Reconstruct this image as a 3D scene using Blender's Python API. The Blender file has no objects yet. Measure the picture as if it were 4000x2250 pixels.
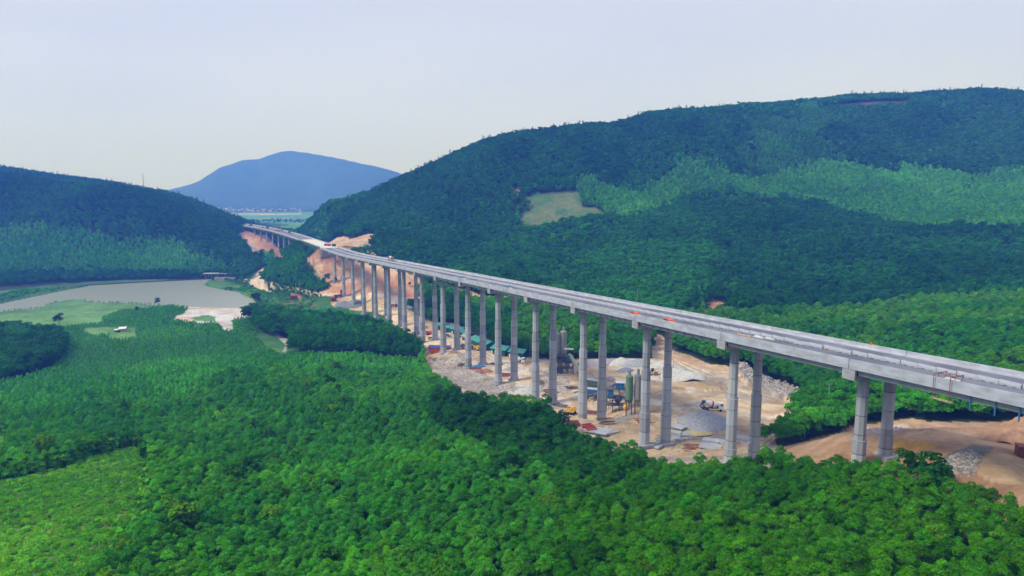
import bpy, math, random
import numpy as np
from mathutils import Vector, Matrix

sc = bpy.context.scene
R = math.radians
random.seed(7); rng = np.random.default_rng(11)
PITCH = math.atan(385.0/2770.0)
# ---------------------------------------------------------------- camera
cam = bpy.data.cameras.new('camera'); camo = bpy.data.objects.new('camera', cam)
sc.collection.objects.link(camo); sc.camera = camo
cam.sensor_width = 36; cam.lens = 2770/4000*36
cam.clip_start = 1; cam.clip_end = 60000
camo.location = (0, 0, 0); camo.rotation_euler = (R(90)-PITCH, 0, 0)
# ---------------------------------------------------------------- light
SUN_EL, SUN_AZ = R(50), R(-108)          # azimuth from +Y, clockwise
w = bpy.data.worlds.new('World'); sc.world = w; w.use_nodes = True
nt = w.node_tree; nt.nodes.clear()
def N(t, typ, **k):
    n = t.nodes.new(typ)
    for a, b in k.items(): setattr(n, a, b)
    return n
sky = N(nt, 'ShaderNodeTexSky', sky_type='NISHITA', sun_disc=False)
sky.sun_elevation = SUN_EL; sky.sun_rotation = SUN_AZ; sky.altitude = 200
sky.air_density = 1.0; sky.dust_density = 3.0; sky.ozone_density = 1.5
tc = N(nt, 'ShaderNodeTexCoord'); mp = N(nt, 'ShaderNodeMapping'); mp.inputs['Scale'].default_value = (1.1, 1.1, 4.5)
nz = N(nt, 'ShaderNodeTexNoise'); nz.inputs['Scale'].default_value = 1.6; nz.inputs['Detail'].default_value = 5; nz.inputs['Roughness'].default_value = .55
cr = N(nt, 'ShaderNodeValToRGB')
cr.color_ramp.elements[0].position = .35; cr.color_ramp.elements[0].color = (5.85, 6.6, 9.1, 1)
cr.color_ramp.elements[1].position = .68; cr.color_ramp.elements[1].color = (6.55, 7.15, 9.15, 1)
mx = N(nt, 'ShaderNodeMix', data_type='RGBA'); mx.inputs[0].default_value = .93
bg = N(nt, 'ShaderNodeBackground'); bg.inputs[1].default_value = .095
wo = N(nt, 'ShaderNodeOutputWorld')
L = nt.links.new
L(tc.outputs['Generated'], mp.inputs[0]); L(mp.outputs[0], nz.inputs[0]); L(nz.outputs[0], cr.inputs[0])
L(sky.outputs[0], mx.inputs[6]); L(cr.outputs[0], mx.inputs[7]); L(mx.outputs[2], bg.inputs[0]); L(bg.outputs[0], wo.inputs[0])
sl = bpy.data.lights.new('sun', 'SUN'); sl.energy = 2.8; sl.angle = R(14); sl.color = (1, .95, .87)
so = bpy.data.objects.new('sun', sl); sc.collection.objects.link(so)
sd = Vector((math.sin(SUN_AZ)*math.cos(SUN_EL), math.cos(SUN_AZ)*math.cos(SUN_EL), math.sin(SUN_EL)))
so.rotation_euler = sd.to_track_quat('Z', 'Y').to_euler(); so.location = sd*500
sc.view_settings.view_transform = 'Standard'; sc.view_settings.look = 'None'
sc.view_settings.exposure = .2; sc.view_settings.gamma = 1
try:
    sc.cycles.volume_bounces = 1; sc.cycles.max_bounces = 5; sc.cycles.diffuse_bounces = 2
    sc.cycles.transparent_max_bounces = 4; sc.cycles.glossy_bounces = 2; sc.cycles.transmission_bounces = 2
    sc.cycles.use_adaptive_sampling = True; sc.cycles.adaptive_threshold = .02
except Exception: pass

# ---------------------------------------------------------------- measuring helpers
# photograph measured on a 2576 x 1449 grid; at() gives the world point on that sight line at distance Y
K = 2576/4000
CP, SP = math.cos(PITCH), math.sin(PITCH)
def ray(x, y):
    cx = (x-1288)/(2770*K); cy = (724.5-y)/(2770*K)
    v = np.array([cx, CP+cy*SP, -SP+cy*CP]); return v/v[1]
def at(x, y, Y): return ray(x, y)*Y
# ---------------------------------------------------------------- terrain
CT = []   # control points of the ground: world x, y, z
def g(x, y, Y, h=0):
    p = at(x, y, Y); CT.append((p[0], p[1], p[2]-h))
# foreground plantation
for a in [(0,1449,128,1),(400,1449,122,4),(800,1449,113,8),(1288,1449,107,8),(1700,1449,98,8),(2100,1449,89,8),(2576,1449,84,8),
 (0,1620,100,1),(800,1620,92,8),(1500,1620,84,8),(2200,1620,74,8),(2700,1620,70,8),(-300,1449,135,4),(2900,1449,80,8),
 (0,1300,160,1),(300,1300,157,1),(700,1300,147,8),(1100,1300,137,8),(1500,1300,126,8),(1900,1300,116,8),(2300,1300,106,8),(2576,1300,101,8),(2900,1300,96,8),
 (100,1150,208,1),(350,1150,203,3),(700,1150,197,8),(1000,1150,182,8),(1180,1140,176,8),(1290,1200,160,9),(1500,1150,183,8),(1800,1160,162,8),(2200,1160,130,8),(2450,1175,124,8),(2700,1200,118,8),
 (1240,1120,196,8),(1270,1190,175,9),(1060,1075,236,8),(1250,1030,252,8),(1420,1080,226,8),(1620,1125,203,8),(1560,1110,212,8),
 (0,1000,300,7),(400,1000,292,7),(800,1000,284,8),(1080,990,276,8),(-300,1000,300,7),(-300,1150,215,4),
 (0,1075,250,5),(400,1075,245,7),(750,1080,238,8),
 (0,910,395,9),(400,900,398,5),(750,900,385,5),(1000,930,335,8),(1180,980,290,8),
 (0,840,495,3),(400,850,478,3),(400,800,555,2),(200,800,560,1),(700,850,460,3),(900,870,410,7),
 (1060,900,395,6),(-300,850,480,5),
 # lake bed and shores
 (0,784,606,0),(170,757,665,0),(350,764,645,0),(520,774,620,0),(617,778,610,0),(0,756,680,0),(180,733,745,0),(330,721,783,0),(520,710,820,0),(560,712,815,0),
 (600,735,740,0),(640,755,680,0),(700,745,700,0),(760,760,655,0),(-300,760,660,0),(-300,800,560,0),
 # left hill
 (0,690,800,8),(300,690,825,8),(550,690,845,8),(0,650,860,8),(300,650,880,8),(560,650,890,8),(0,550,990,8),(300,600,950,8),(300,530,990,8),
 (500,650,900,8),(450,600,960,8),(0,446,1050,8),(200,467,1040,8),(275,481,1035,8),(375,505,1015,8),(500,555,975,8),(600,605,930,8),(632,622,905,8),
 (-300,432,1040,8),(-300,560,980,8),(-300,690,800,8),
 (0,420,1340,8),(250,457,1360,8),(400,480,1360,8),(450,493,1320,8),(513,519,1250,8),(575,555,1165,8),(598,571,1130,8),(620,600,1040,4),
 (-300,412,1290,8),(0,462,1200,8),(250,496,1190,8),
 # valley between the left hill and the embankment
 (650,670,880,0),(640,690,820,0),(690,652,925,0),(640,640,960,0),(650,600,1030,0),(612,612,1060,0),(625,585,1110,0),
 # wooded knoll left of the embankment
 (758,645,735,8),(700,672,715,8),(660,706,690,8),(800,722,672,8),(740,735,668,0),(820,740,650,0),(720,700,700,8),(780,688,702,8),
 # slope in front of the abutment and floor under the viaduct
 (1060,765,600,0),(880,745,655,0),(830,760,640,0),(870,690,690,0),(830,660,722,0),
 (948,676,690,0),(1014,691,660,0),(1090,718,612,0),(1180,739,572,0),(1269,757,540,0),(1030,735,640,0),
 (1030,782,555,0),(1167,808,510,0),(1200,760,550,4),(1105,822,488,0),(1195,850,446,0),(1310,893,398,0),(1250,830,470,0),
 (1360,930,352,0),(1480,906,362,0),(1600,906,358,0),(1645,860,408,0),(1645,840,430,0),(1700,900,368,0),(1900,930,326,0),(2050,1012,262,0),(1980,1060,245,0),(1800,1000,276,0),(1600,1050,246,0),(1750,1110,226,0),(1450,1040,246,0),
 (1290,960,330,0),(1150,950,345,0),(1100,900,392,0),(1180,985,312,0),
 # woods and slopes to the right of the viaduct
 (1400,850,392,8),(1400,780,465,8),(1300,700,565,8),(1300,650,650,8),(1100,690,665,4),(1800,850,378,8),(1950,930,322,8),
 (2000,800,405,8),(2400,800,370,8),(2576,760,420,8),(2576,900,275,8),(2300,1000,228,8),(2500,1040,192,8),(2000,980,285,7),(2150,1060,215,7),
 (1900,750,505,8),(1780,775,482,0),(2200,740,525,8),(2576,720,480,8),(2900,760,420,8),(2900,900,270,8),(2900,1040,180,8),
 (2000,650,640,8),(2000,560,745,8),(2400,650,620,8),(2576,620,640,8),(2576,550,720,8),(2300,560,745,8),(2900,600,640,8),
 (2000,500,855,8),(2400,500,850,8),(2000,430,950,8),(2400,430,955,8),(2576,450,900,8),(2900,450,880,8),
 (2400,330,1090,8),(2400,226,1260,8),(2576,238,1250,8),(2200,240,1230,8),(2100,252,1200,8),(2900,250,1200,8),
 (2000,330,1055,8),(1950,268,1170,8),(1700,330,990,8),(1700,277,1090,8),(1560,309,1060,8),(1400,341,1000,8),(1250,361,980,8),
 (1100,425,985,8),(1000,463,1000,8),(900,500,1015,8),(800,513,1035,8),(745,538,1050,8),(715,556,1060,5),
 (1300,600,755,8),(1300,500,860,8),(1100,600,800,8),(1100,500,915,8),(950,590,800,3),(900,570,880,8),(850,598,815,2),(800,560,960,8),
 (1600,500,830,8),(1600,430,920,8),(1600,600,700,8),(1000,650,690,0),(900,640,740,0),(860,625,765,0),
 (1600,700,575,8),(1600,780,470,8),(1450,600,735,8),(1450,700,590,8),
 # bare mound on the right
 (2250,1066,168,0),(2400,1068,166,0),(2130,1090,165,0),(2340,1100,150,0),(2500,1085,158,0),(2576,1050,172,0),(2450,1125,142,0),(2480,1120,138,0),(2576,1200,118,0),(2400,1160,132,0),(2700,1080,150,0),(2020,1115,192,0),(2180,1120,152,0)]:
    g(*a)
for a in [(59.4,185.5,-75),(66,186,-75),(42.8,222,-82),(50,225,-83.5),(26,258,-90),(33.5,261,-89.5),(6,296,-92),(14,299,-91.5),(-8,332,-93.5),(0,336,-92.5),(-23.8,367.5,-94.1),(-16,371,-92.7),
 (-40.7,404,-94.8),(-32.6,408,-93.5),(-49.4,444,-94.7),(-62,476,-99.5),(-78,513,-100.2),(-97,549,-101),(-100,553,-97.2),(-115,585,-102.5),(-132,621,-103),(-127,625,-97),
 (-150,657.7,-101.6),(-167,694,-92.6),(-160,698,-90),(-192,722,-79),(-183,726,-78),(76,148,-62),(84,152,-60),(92,112,-55),(110,75,-52),
 # backs of the hills, so that they fall away behind their skylines
 (900,1560,60),(500,1560,80),(1200,1300,90),(150,1400,20),(-100,1450,-30),(-280,1300,-80),(1600,1500,60),
 (-1100,1850,-40),(-600,1900,-70),(-300,1900,-98),(200,1950,-80),(800,2000,-60),(-1700,1700,-20),(1800,2000,-40),
 (-380,1500,-98),(-330,1250,-92),(-360,1340,-90),(-560,1500,-80)]:
    CT.append(a)
CT = np.array(CT)
# control points that fall almost on each other are averaged
def warp(X, Y):
    r = np.sqrt(X*X+Y*Y)+1e-6
    return np.stack([np.arctan2(X, Y)*2.2, np.log(r/100.)*1.6], -1)
def tps(d2): return .5*d2*np.log(d2+1e-12)
_W = warp(CT[:,0], CT[:,1])
_n = len(CT)
_A = np.zeros((_n+3, _n+3))
_A[:_n,:_n] = tps(((_W[:,None]-_W[None])**2).sum(-1)) + np.eye(_n)*0.0022
_A[:_n,_n] = 1; _A[:_n,_n+1:] = _W; _A[_n:,:_n] = _A[:_n,_n:].T
_c = np.linalg.solve(_A, np.r_[CT[:,2], 0, 0, 0])
def _tps_eval(X, Y):
    Q = warp(X, Y); out = np.empty(len(Q))
    for i in range(0, len(Q), 20000):
        q = Q[i:i+20000]
        d2 = (q**2).sum(1)[:,None] + (_W**2).sum(1)[None] - 2*q@_W.T
        out[i:i+20000] = tps(np.maximum(d2, 0))@_c[:_n] + _c[_n] + q@_c[_n+1:]
    return out
# value noise
_P = np.random.default_rng(3).random((256, 256))
def vnoise(x, y):
    xi = np.floor(x).astype(int); yi = np.floor(y).astype(int); fx = x-xi; fy = y-yi
    fx = fx*fx*(3-2*fx); fy = fy*fy*(3-2*fy)
    a = _P[xi%256, yi%256]; b = _P[(xi+1)%256, yi%256]; c = _P[xi%256, (yi+1)%256]; d = _P[(xi+1)%256, (yi+1)%256]
    return (a*(1-fx)+b*fx)*(1-fy)+(c*(1-fx)+d*fx)*fy
def fbm(x, y, s, o=4):
    v = 0; a = .5
    for i in range(o):
        v = v+a*(vnoise(x/s+i*17.3, y/s+i*9.1)-.5); s = s/2.03; a *= .5
    return v          # about -0.45 .. 0.45
def smooth(a, b, x):
    t = np.clip((x-a)/(b-a), 0, 1); return t*t*(3-2*t)

# road axis: left edge of the deck, one station every 40 m (0 = nearest pier in the frame)
S_AX = np.arange(-5, 40)
def _axis():
    x, y, h, z = 71.6, 147.0, -.423, -40.1
    pts = {0: (x, y, z, h)}
    X, Y, Z, H = x, y, z, h
    for n in range(1, 40):
        k = -.001 if n <= 16 else (-.006 if n < 24 else (-.022 if n < 30 else -.035))
        X += 40*math.sin(H+k/2); Y += 40*math.cos(H+k/2); H += k
        gr = -1.645 if n < 14 else (-1.1 if n < 15 else (-.5 if n < 16 else (-.15 if n < 18 else 0)))
        Z += gr; pts[n] = (X, Y, Z, H)
    X, Y, Z, H = x, y, z, h
    for n in range(-1, -6, -1):
        X -= 40*math.sin(H); Y -= 40*math.cos(H); Z += 1.645; pts[n] = (X, Y, Z, H)
    return np.array([pts[n] for n in range(-5, 40)])
AX = _axis()
# smoother vertical curve
def ax(s):
    """left deck edge at station s: x, y, z of the cap underside, heading"""
    return [float(np.interp(s, S_AX, AX[:,i])) for i in range(4)]
def dk(s, wv, dz=0.0):
    x, y, z, h = ax(s)
    return Vector((x+wv*math.cos(h), y-wv*math.sin(h), z+dz))
DECK_W = 18.0; DECK_Z = 3.35
def axis_near(X, Y):
    """distance from the road's centre line, station and road level for many points"""
    ss = np.arange(13, 39, .1)
    C_ = np.array([dk(s, 9, DECK_Z) for s in ss])
    best = np.full(len(X), 1e9); bs = np.zeros(len(X)); bz = np.zeros(len(X))
    for c, s in zip(C_, ss):
        d = np.hypot(X-c[0], Y-c[1]); m = d < best
        best[m] = d[m]; bs[m] = s; bz[m] = c[2]
    return best, bs, bz
HILL = np.array([(-60,478),(300,479),(425,479),(486,464),(512,454),(534,439),(562,422),(619,403),(661,399),(687,389),(716,381),(744,379),(788,385),(838,394),(864,399),(914,411),(964,421),(1001,432),(1030,443),(1100,462),(1200,474),(1500,478)])
def far_z(X, Y):
    z = -106+0*X
    px = 1288+X/np.maximum(Y, 1)*2770*K
    top = np.interp(px, HILL[:,0], HILL[:,1])
    cx = (px-1288)/(2770*K); cy = (724.5-top)/(2770*K)
    t = (-SP+cy*CP)/(CP+cy*SP)
    YR = 5200+300*np.sin(px/90.)
    hgt = np.maximum(t*YR+106, 0)
    u = np.where(Y < YR, (YR-Y)/1350., (Y-YR)/2400.)
    prof = np.clip(1-np.clip(u, 0, 1)**1.5, 0, 1)
    return z+hgt*prof*prof*np.where(px < 1500, 1, 0)
def terrain(X, Y):
    X = np.asarray(X, float); Y = np.asarray(Y, float)
    sh = X.shape; X = X.ravel(); Y = Y.ravel()
    r = np.hypot(X, Y); az = np.abs(np.arctan2(X, Y))
    z = _tps_eval(np.clip(X, -2600, 2600), np.clip(Y, -200, 2100))
    z = np.clip(z, -108, 190)
    z = z+fbm(X, Y, 45, 3)*np.clip(r/260-.4, 0, 2.6)*np.where(z > -84, 1, .25)
    hillm = smooth(-78, -20, z)*(1-smooth(1500, 2000, r))
    z = z+hillm*(16*(.16-np.abs(fbm(X+40, Y*.8, 230, 3)))*1.6+fbm(X, Y, 90, 3)*7)
    edge = np.maximum(smooth(.75, 1.15, az), 1-smooth(45, 66, r))
    z = z*(1-edge)+(-78+np.clip(r-300, 0, 900)*.03)*edge
    fz = far_z(X, np.maximum(Y, 1))
    fz = np.where(Y > 0, fz, -100)
    m = smooth(1700, 2150, r)
    z = z*(1-m)+fz*m
    near = (r > 520) & (r < 1500) & (X < 60)
    if near.any():
        d, s, dz = axis_near(X[near], Y[near]); b = z[near].copy()
        on = smooth(15.95, 16.3, s)*(1-smooth(19.4, 19.9, s))
        top = dz-.10
        lo = top-np.maximum(d-10.5, 0)*.95; hi = top+np.maximum(d-15, 0)*.8
        nb = np.clip(b, lo, np.maximum(hi, lo))
        b = b*(1-on)+nb*on
        pr = np.interp(s, [19.6, 20.5, 21.5, 22.5, 24, 25.5, 27, 28.5, 30, 32, 35], [-68, -74, -83, -90, -92, -89, -84, -80, -80, -82, -84])
        wp = (1-smooth(20, 70, d))*smooth(19.9, 20.6, s)*(1-smooth(26.5, 29, s)); b = b*(1-wp)+np.minimum(b, pr)*wp
        mdx = np.hypot(X[near]+352, Y[near]-985); b = np.maximum(b, np.where(s > 20, -69-mdx*.46, -999))
        # the far viaduct and the first spans stay clear of the ground
        cl = 1-on
        b = np.where((d < 16) & (s < 29.8), np.minimum(b, dz-5.2*cl-.10*on), b)
        z[near] = b
    return z.reshape(sh)
_YS = np.concatenate([np.geomspace(45, 1500, 900), np.geomspace(1510, 9000, 160)])
def hits(pts, h=0.0):
    """where the sight lines through the given picture points meet the ground (raised by h)"""
    out = []
    rr = np.array([ray(x, y) for x, y in pts])
    for q in rr:
        Z = terrain(q[0]*_YS, _YS)+h; d = q[2]*_YS-Z
        k = np.argmax(d < 0) if (d < 0).any() else len(_YS)-1
        if k == 0: out.append((q[0]*_YS[0], _YS[0])); continue
        t = d[k-1]/(d[k-1]-d[k]+1e-9); yy = _YS[k-1]+(_YS[k]-_YS[k-1])*min(max(t, 0), 1)
        out.append((q[0]*yy, yy))
    return np.array(out)
def hit(x, y, h=0.0):
    p = hits([(x, y)], h)[0]; return Vector((p[0], p[1], float(terrain(p[0], p[1]))))
def inside(poly, X, Y):
    n = len(poly); r = np.zeros(X.shape, bool); j = n-1
    mnx, mny = poly.min(0); mxx, mxy = poly.max(0)
    ok = (X >= mnx)&(X <= mxx)&(Y >= mny)&(Y <= mxy)
    if not ok.any(): return r
    xs = X[ok]; ys = Y[ok]; c = np.zeros(xs.shape, bool)
    for i in range(n):
        xi, yi = poly[i]; xj, yj = poly[j]
        if yi != yj:
            c ^= ((yi > ys) != (yj > ys)) & (xs < (xj-xi)*(ys-yi)/(yj-yi)+xi)
        j = i
    r[ok] = c; return r
# ---------------------------------------------------------------- scene helpers
COL = sc.collection
def tag(o, label=None, cat=None, group=None, kind=None):
    if label: o['label'] = label
    if cat: o['category'] = cat
    if group: o['group'] = group
    if kind: o['kind'] = kind
    return o
def empty(name, loc, rz=0, label=None, cat=None, group=None):
    o = bpy.data.objects.new(name, None); COL.objects.link(o)
    o.location = loc; o.rotation_euler = (0, 0, rz); o.empty_display_size = .5
    return tag(o, label, cat, group)
class MB:
    """collects boxes, prisms and tubes and links them as one mesh object"""
    def __init__(s): s.v = []; s.f = []
    def add(s, vs, fs):
        b = len(s.v); s.v += [tuple(map(float, p)) for p in vs]; s.f += [tuple(b+i for i in f) for f in fs]; return s
    def box(s, c, d, rz=0, top=1.0, topy=None, M=None):
        x, y, z = d[0]/2, d[1]/2, d[2]/2; ty = top if topy is None else topy
        P = [(-x,-y,-z),(x,-y,-z),(x,y,-z),(-x,y,-z),(-x*top,-y*ty,z),(x*top,-y*ty,z),(x*top,y*ty,z),(-x*top,y*ty,z)]
        if M is not None: P = [M@Vector(p) for p in P]
        ca, sa = math.cos(rz), math.sin(rz)
        P = [(c[0]+p[0]*ca-p[1]*sa, c[1]+p[0]*sa+p[1]*ca, c[2]+p[2]) for p in P]
        return s.add(P, [(3,2,1,0),(4,5,6,7),(0,1,5,4),(1,2,6,5),(2,3,7,6),(3,0,4,7)])
    def tube(s, a, b, r0, r1=None, n=8, cap=True, ph=0):
        a = Vector(a); b = Vector(b); r1 = r0 if r1 is None else r1
        d = (b-a).normalized(); u = d.orthogonal().normalized()
        if abs(d.z) > .999: u = Vector((1, 0, 0))
        v = d.cross(u); P = []
        for p, r in ((a, r0), (b, r1)):
            for i in range(n):
                t = 2*math.pi*i/n+ph; P.append(p+u*math.cos(t)*r+v*math.sin(t)*r)
        F = [(i, (i+1)%n, n+(i+1)%n, n+i) for i in range(n)]
        if cap: F += [tuple(range(n))[::-1], tuple(range(n, 2*n))]
        return s.add(P, F)
    def lathe(s, a, d, prof, n=14):
        a = Vector(a); d = Vector(d).normalized(); u = d.orthogonal().normalized(); v = d.cross(u); P = []
        for h, r in prof:
            for i in range(n):
                t = 2*math.pi*i/n; P.append(a+d*h+u*math.cos(t)*r+v*math.sin(t)*r)
        F = [(j*n+i, j*n+(i+1)%n, (j+1)*n+(i+1)%n, (j+1)*n+i) for j in range(len(prof)-1) for i in range(n)]
        F += [tuple(range(n))[::-1], tuple(range((len(prof)-1)*n, len(prof)*n))]
        return s.add(P, F)
    def prism(s, pts, y0, y1):
        """outline in x,z pushed from y0 to y1"""
        n = len(pts)
        P = [(p[0], y0, p[1]) for p in pts]+[(p[0], y1, p[1]) for p in pts]
        return s.add(P, [(i, (i+1)%n, n+(i+1)%n, n+i) for i in range(n)]+[tuple(range(n))[::-1], tuple(range(n, 2*n))])
    def build(s, name, mat, parent=None, smooth_=False):
        me = bpy.data.meshes.new(name); me.from_pydata(s.v, [], s.f); me.update()
        if smooth_: me.polygons.foreach_set('use_smooth', [True]*len(me.polygons))
        me.materials.append(mat)
        o = bpy.data.objects.new(name, me); COL.objects.link(o)
        if parent: o.parent = parent
        return o
def copy_tree(o, parent=None):
    c = o.copy(); COL.objects.link(c); c.parent = parent
    for ch in list(o.children): copy_tree(ch, c)
    return c
# ---------------------------------------------------------------- materials
def mat(name, col, rough=.75, spec=.3, var=.12, scale=1.5, bump=.0, metal=0, col2=None, streak=0, detail=5):
    m = bpy.data.materials.new(name); m.use_nodes = True; t = m.node_tree; t.nodes.clear(); L = t.links.new
    b = N(t, 'ShaderNodeBsdfPrincipled'); o = N(t, 'ShaderNodeOutputMaterial'); L(b.outputs[0], o.inputs[0])
    b.inputs['Roughness'].default_value = rough; b.inputs['Metallic'].default_value = metal
    b.inputs['Specular IOR Level'].default_value = spec
    tc = N(t, 'ShaderNodeTexCoord'); nz = N(t, 'ShaderNodeTexNoise'); nz.inputs['Scale'].default_value = scale; nz.inputs['Detail'].default_value = detail
    src = tc.outputs['Object']
    if streak:
        mp = N(t, 'ShaderNodeMapping'); mp.inputs['Scale'].default_value = (1, 1, streak); L(src, mp.inputs[0]); src = mp.outputs[0]
    L(src, nz.inputs[0])
    c1 = [max(0, c*(1-var*1.6)) for c in col]; c2 = [min(1, c*(1+var)) for c in (col2 or col)]
    r = N(t, 'ShaderNodeValToRGB'); r.color_ramp.elements[0].position = .3; r.color_ramp.elements[1].position = .7
    r.color_ramp.elements[0].color = (*c1, 1); r.color_ramp.elements[1].color = (*c2, 1)
    L(nz.outputs[0], r.inputs[0]); L(r.outputs[0], b.inputs['Base Color'])
    if bump:
        bp = N(t, 'ShaderNodeBump'); bp.inputs['Strength'].default_value = bump; bp.inputs['Distance'].default_value = .3
        L(nz.outputs[0], bp.inputs['Height']); L(bp.outputs[0], b.inputs['Normal'])
    return m
def concrete(name, col, cell=4.3):
    """cast concrete: pours of slightly different grey, dark joints between them, streaks"""
    m = bpy.data.materials.new(name); m.use_nodes = True; t = m.node_tree; t.nodes.clear(); L = t.links.new
    b = N(t, 'ShaderNodeBsdfPrincipled'); o = N(t, 'ShaderNodeOutputMaterial'); L(b.outputs[0], o.inputs[0])
    b.inputs['Roughness'].default_value = .82; b.inputs['Specular IOR Level'].default_value = .2
    tc = N(t, 'ShaderNodeTexCoord'); sp = N(t, 'ShaderNodeSeparateXYZ'); L(tc.outputs['Object'], sp.inputs[0])
    dv = N(t, 'ShaderNodeMath', operation='DIVIDE'); dv.inputs[1].default_value = cell; L(sp.outputs[2], dv.inputs[0])
    fl = N(t, 'ShaderNodeMath', operation='FLOOR'); L(dv.outputs[0], fl.inputs[0])
    oi = N(t, 'ShaderNodeObjectInfo'); cb = N(t, 'ShaderNodeCombineXYZ'); L(fl.outputs[0], cb.inputs[0]); L(oi.outputs['Random'], cb.inputs[1])
    wn = N(t, 'ShaderNodeTexWhiteNoise', noise_dimensions='3D'); L(cb.outputs[0], wn.inputs[0])
    fr = N(t, 'ShaderNodeMath', operation='FRACT'); L(dv.outputs[0], fr.inputs[0])
    lt = N(t, 'ShaderNodeMath', operation='LESS_THAN'); lt.inputs[1].default_value = .055; L(fr.outputs[0], lt.inputs[0])
    mp = N(t, 'ShaderNodeMapping'); mp.inputs['Scale'].default_value = (1.2, 1.2, .12); L(tc.outputs['Object'], mp.inputs[0])
    nz = N(t, 'ShaderNodeTexNoise'); nz.inputs['Scale'].default_value = 1.3; nz.inputs['Detail'].default_value = 6; L(mp.outputs[0], nz.inputs[0])
    a = N(t, 'ShaderNodeMath', operation='MULTIPLY_ADD'); a.inputs[1].default_value = .42; a.inputs[2].default_value = .60; L(wn.outputs[0], a.inputs[0])
    c = N(t, 'ShaderNodeMath', operation='MULTIPLY_ADD'); c.inputs[1].default_value = .36; L(nz.outputs[0], c.inputs[0]); L(a.outputs[0], c.inputs[2])
    d = N(t, 'ShaderNodeMath', operation='MULTIPLY_ADD'); d.inputs[1].default_value = -.42; L(lt.outputs[0], d.inputs[0]); L(c.outputs[0], d.inputs[2])
    vm = N(t, 'ShaderNodeVectorMath', operation='SCALE'); vm.inputs[0].default_value = col; L(d.outputs[0], vm.inputs['Scale'])
    L(vm.outputs[0], b.inputs['Base Color'])
    return m
M = dict(
 col=concrete('column_concrete', (.36, .385, .43)),
 con=mat('parapet_concrete', (.41, .44, .51), .8, .25, .16, .30, streak=3),
 cap=mat('cap_concrete', (.36, .37, .40), .85, .2, .16, .7),
 gird=mat('girder_concrete', (.32, .345, .39), .85, .2, .12, .5),
 asph=mat('road_asphalt', (.125, .13, .17), .8, .3, .16, .09, col2=(.18, .185, .225), streak=1),
 pale=mat('fresh_base_course', (.62, .60, .57), .85, .2, .08, .1),
 white=mat('white_paint', (.72, .72, .73), .5, .4, .06),
 line=mat('road_marking_paint', (.72, .73, .76), .6, .3, .12, .8),
 steel=mat('dark_steel', (.08, .09, .11), .5, .5, .2, 2),
 rust=mat('rusty_steel', (.25, .08, .05), .7, .3, .3, 2),
 redp=mat('red_paint', (.45, .05, .05), .5, .4, .12),
 orange=mat('orange_sheet', (.85, .13, .03), .6, .3, .1),
 blue=mat('blue_paint', (.03, .17, .42), .5, .4, .15),
 tarp=mat('blue_tarpaulin', (.04, .08, .42), .55, .4, .2, 1.2),
 yellow=mat('yellow_paint', (.75, .42, .03), .5, .4, .15),
 beige=mat('faded_yellow_paint', (.62, .48, .26), .6, .3, .15),
 green=mat('green_tank_paint', (.12, .25, .15), .6, .3, .2, .7, streak=.3),
 gtank=mat('grey_tank_metal', (.33, .33, .32), .55, .4, .18, .6, streak=.3),
 roof=mat('green_roof_sheet', (.05, .29, .25), .5, .4, .16, .5),
 rwall=mat('dark_green_wall', (.02, .11, .09), .8, .2, .2),
 pink=mat('faded_roof_sheet', (.40, .33, .32), .7, .3, .15),
 glass=mat('dark_glass', (.02, .03, .05), .15, .6, .1),
 tyre=mat('tyre_rubber', (.025, .025, .028), .85, .2, .1),
 wood=mat('bare_timber', (.45, .33, .22), .8, .2, .25, 2),
 dwood=mat('dark_timber', (.12, .09, .08), .85, .2, .3, 2),
 gravel=mat('grey_gravel', (.30, .32, .36), .95, .1, .16, 1.2, .8, detail=9),
 lgrav=mat('pale_gravel', (.47, .47, .47), .95, .1, .12, .8, .7, detail=9),
 dgrav=mat('dark_gravel', (.20, .22, .27), .95, .1, .16, 1.2, .8, detail=9),
 pgrav=mat('mauve_gravel', (.40, .33, .36), .95, .1, .12, 1.0, .7, detail=9),
 rock=mat('broken_rock', (.40, .37, .36), .9, .1, .3, .8, .6),
 bark=mat('tree_bark', (.16, .13, .10), .9, .1, .25, 3),
 weath=mat('weathered_concrete', (.30, .30, .28), .85, .2, .3, .4),
 pond=mat('yellow_pond_water', (.42, .34, .10), .2, .5, .1),
)
def leaf_material():
    m = bpy.data.materials.new('tree_foliage'); m.use_nodes = True; t = m.node_tree; t.nodes.clear(); L = t.links.new
    at_ = N(t, 'ShaderNodeAttribute', attribute_type='INSTANCER', attribute_name='tint')
    ge = N(t, 'ShaderNodeNewGeometry')
    hs = N(t, 'ShaderNodeHueSaturation'); L(at_.outputs['Color'], hs.inputs['Color'])
    mr = N(t, 'ShaderNodeMapRange'); mr.inputs['To Min'].default_value = .72; mr.inputs['To Max'].default_value = 1.3; L(ge.outputs['Random Per Island'], mr.inputs[0]); L(mr.outputs[0], hs.inputs['Value'])
    m2 = N(t, 'ShaderNodeMapRange'); m2.inputs['To Min'].default_value = .482; m2.inputs['To Max'].default_value = .512; L(ge.outputs['Random Per Island'], m2.inputs[0]); L(m2.outputs[0], hs.inputs['Hue'])
    d = N(t, 'ShaderNodeBsdfDiffuse'); tr = N(t, 'ShaderNodeBsdfTranslucent'); mi = N(t, 'ShaderNodeMixShader'); mi.inputs[0].default_value = .15
    o = N(t, 'ShaderNodeOutputMaterial')
    L(hs.outputs[0], d.inputs[0]); L(hs.outputs[0], tr.inputs[0]); L(d.outputs[0], mi.inputs[1]); L(tr.outputs[0], mi.inputs[2]); L(mi.outputs[0], o.inputs[0])
    return m
M['leaf'] = leaf_material()
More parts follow.
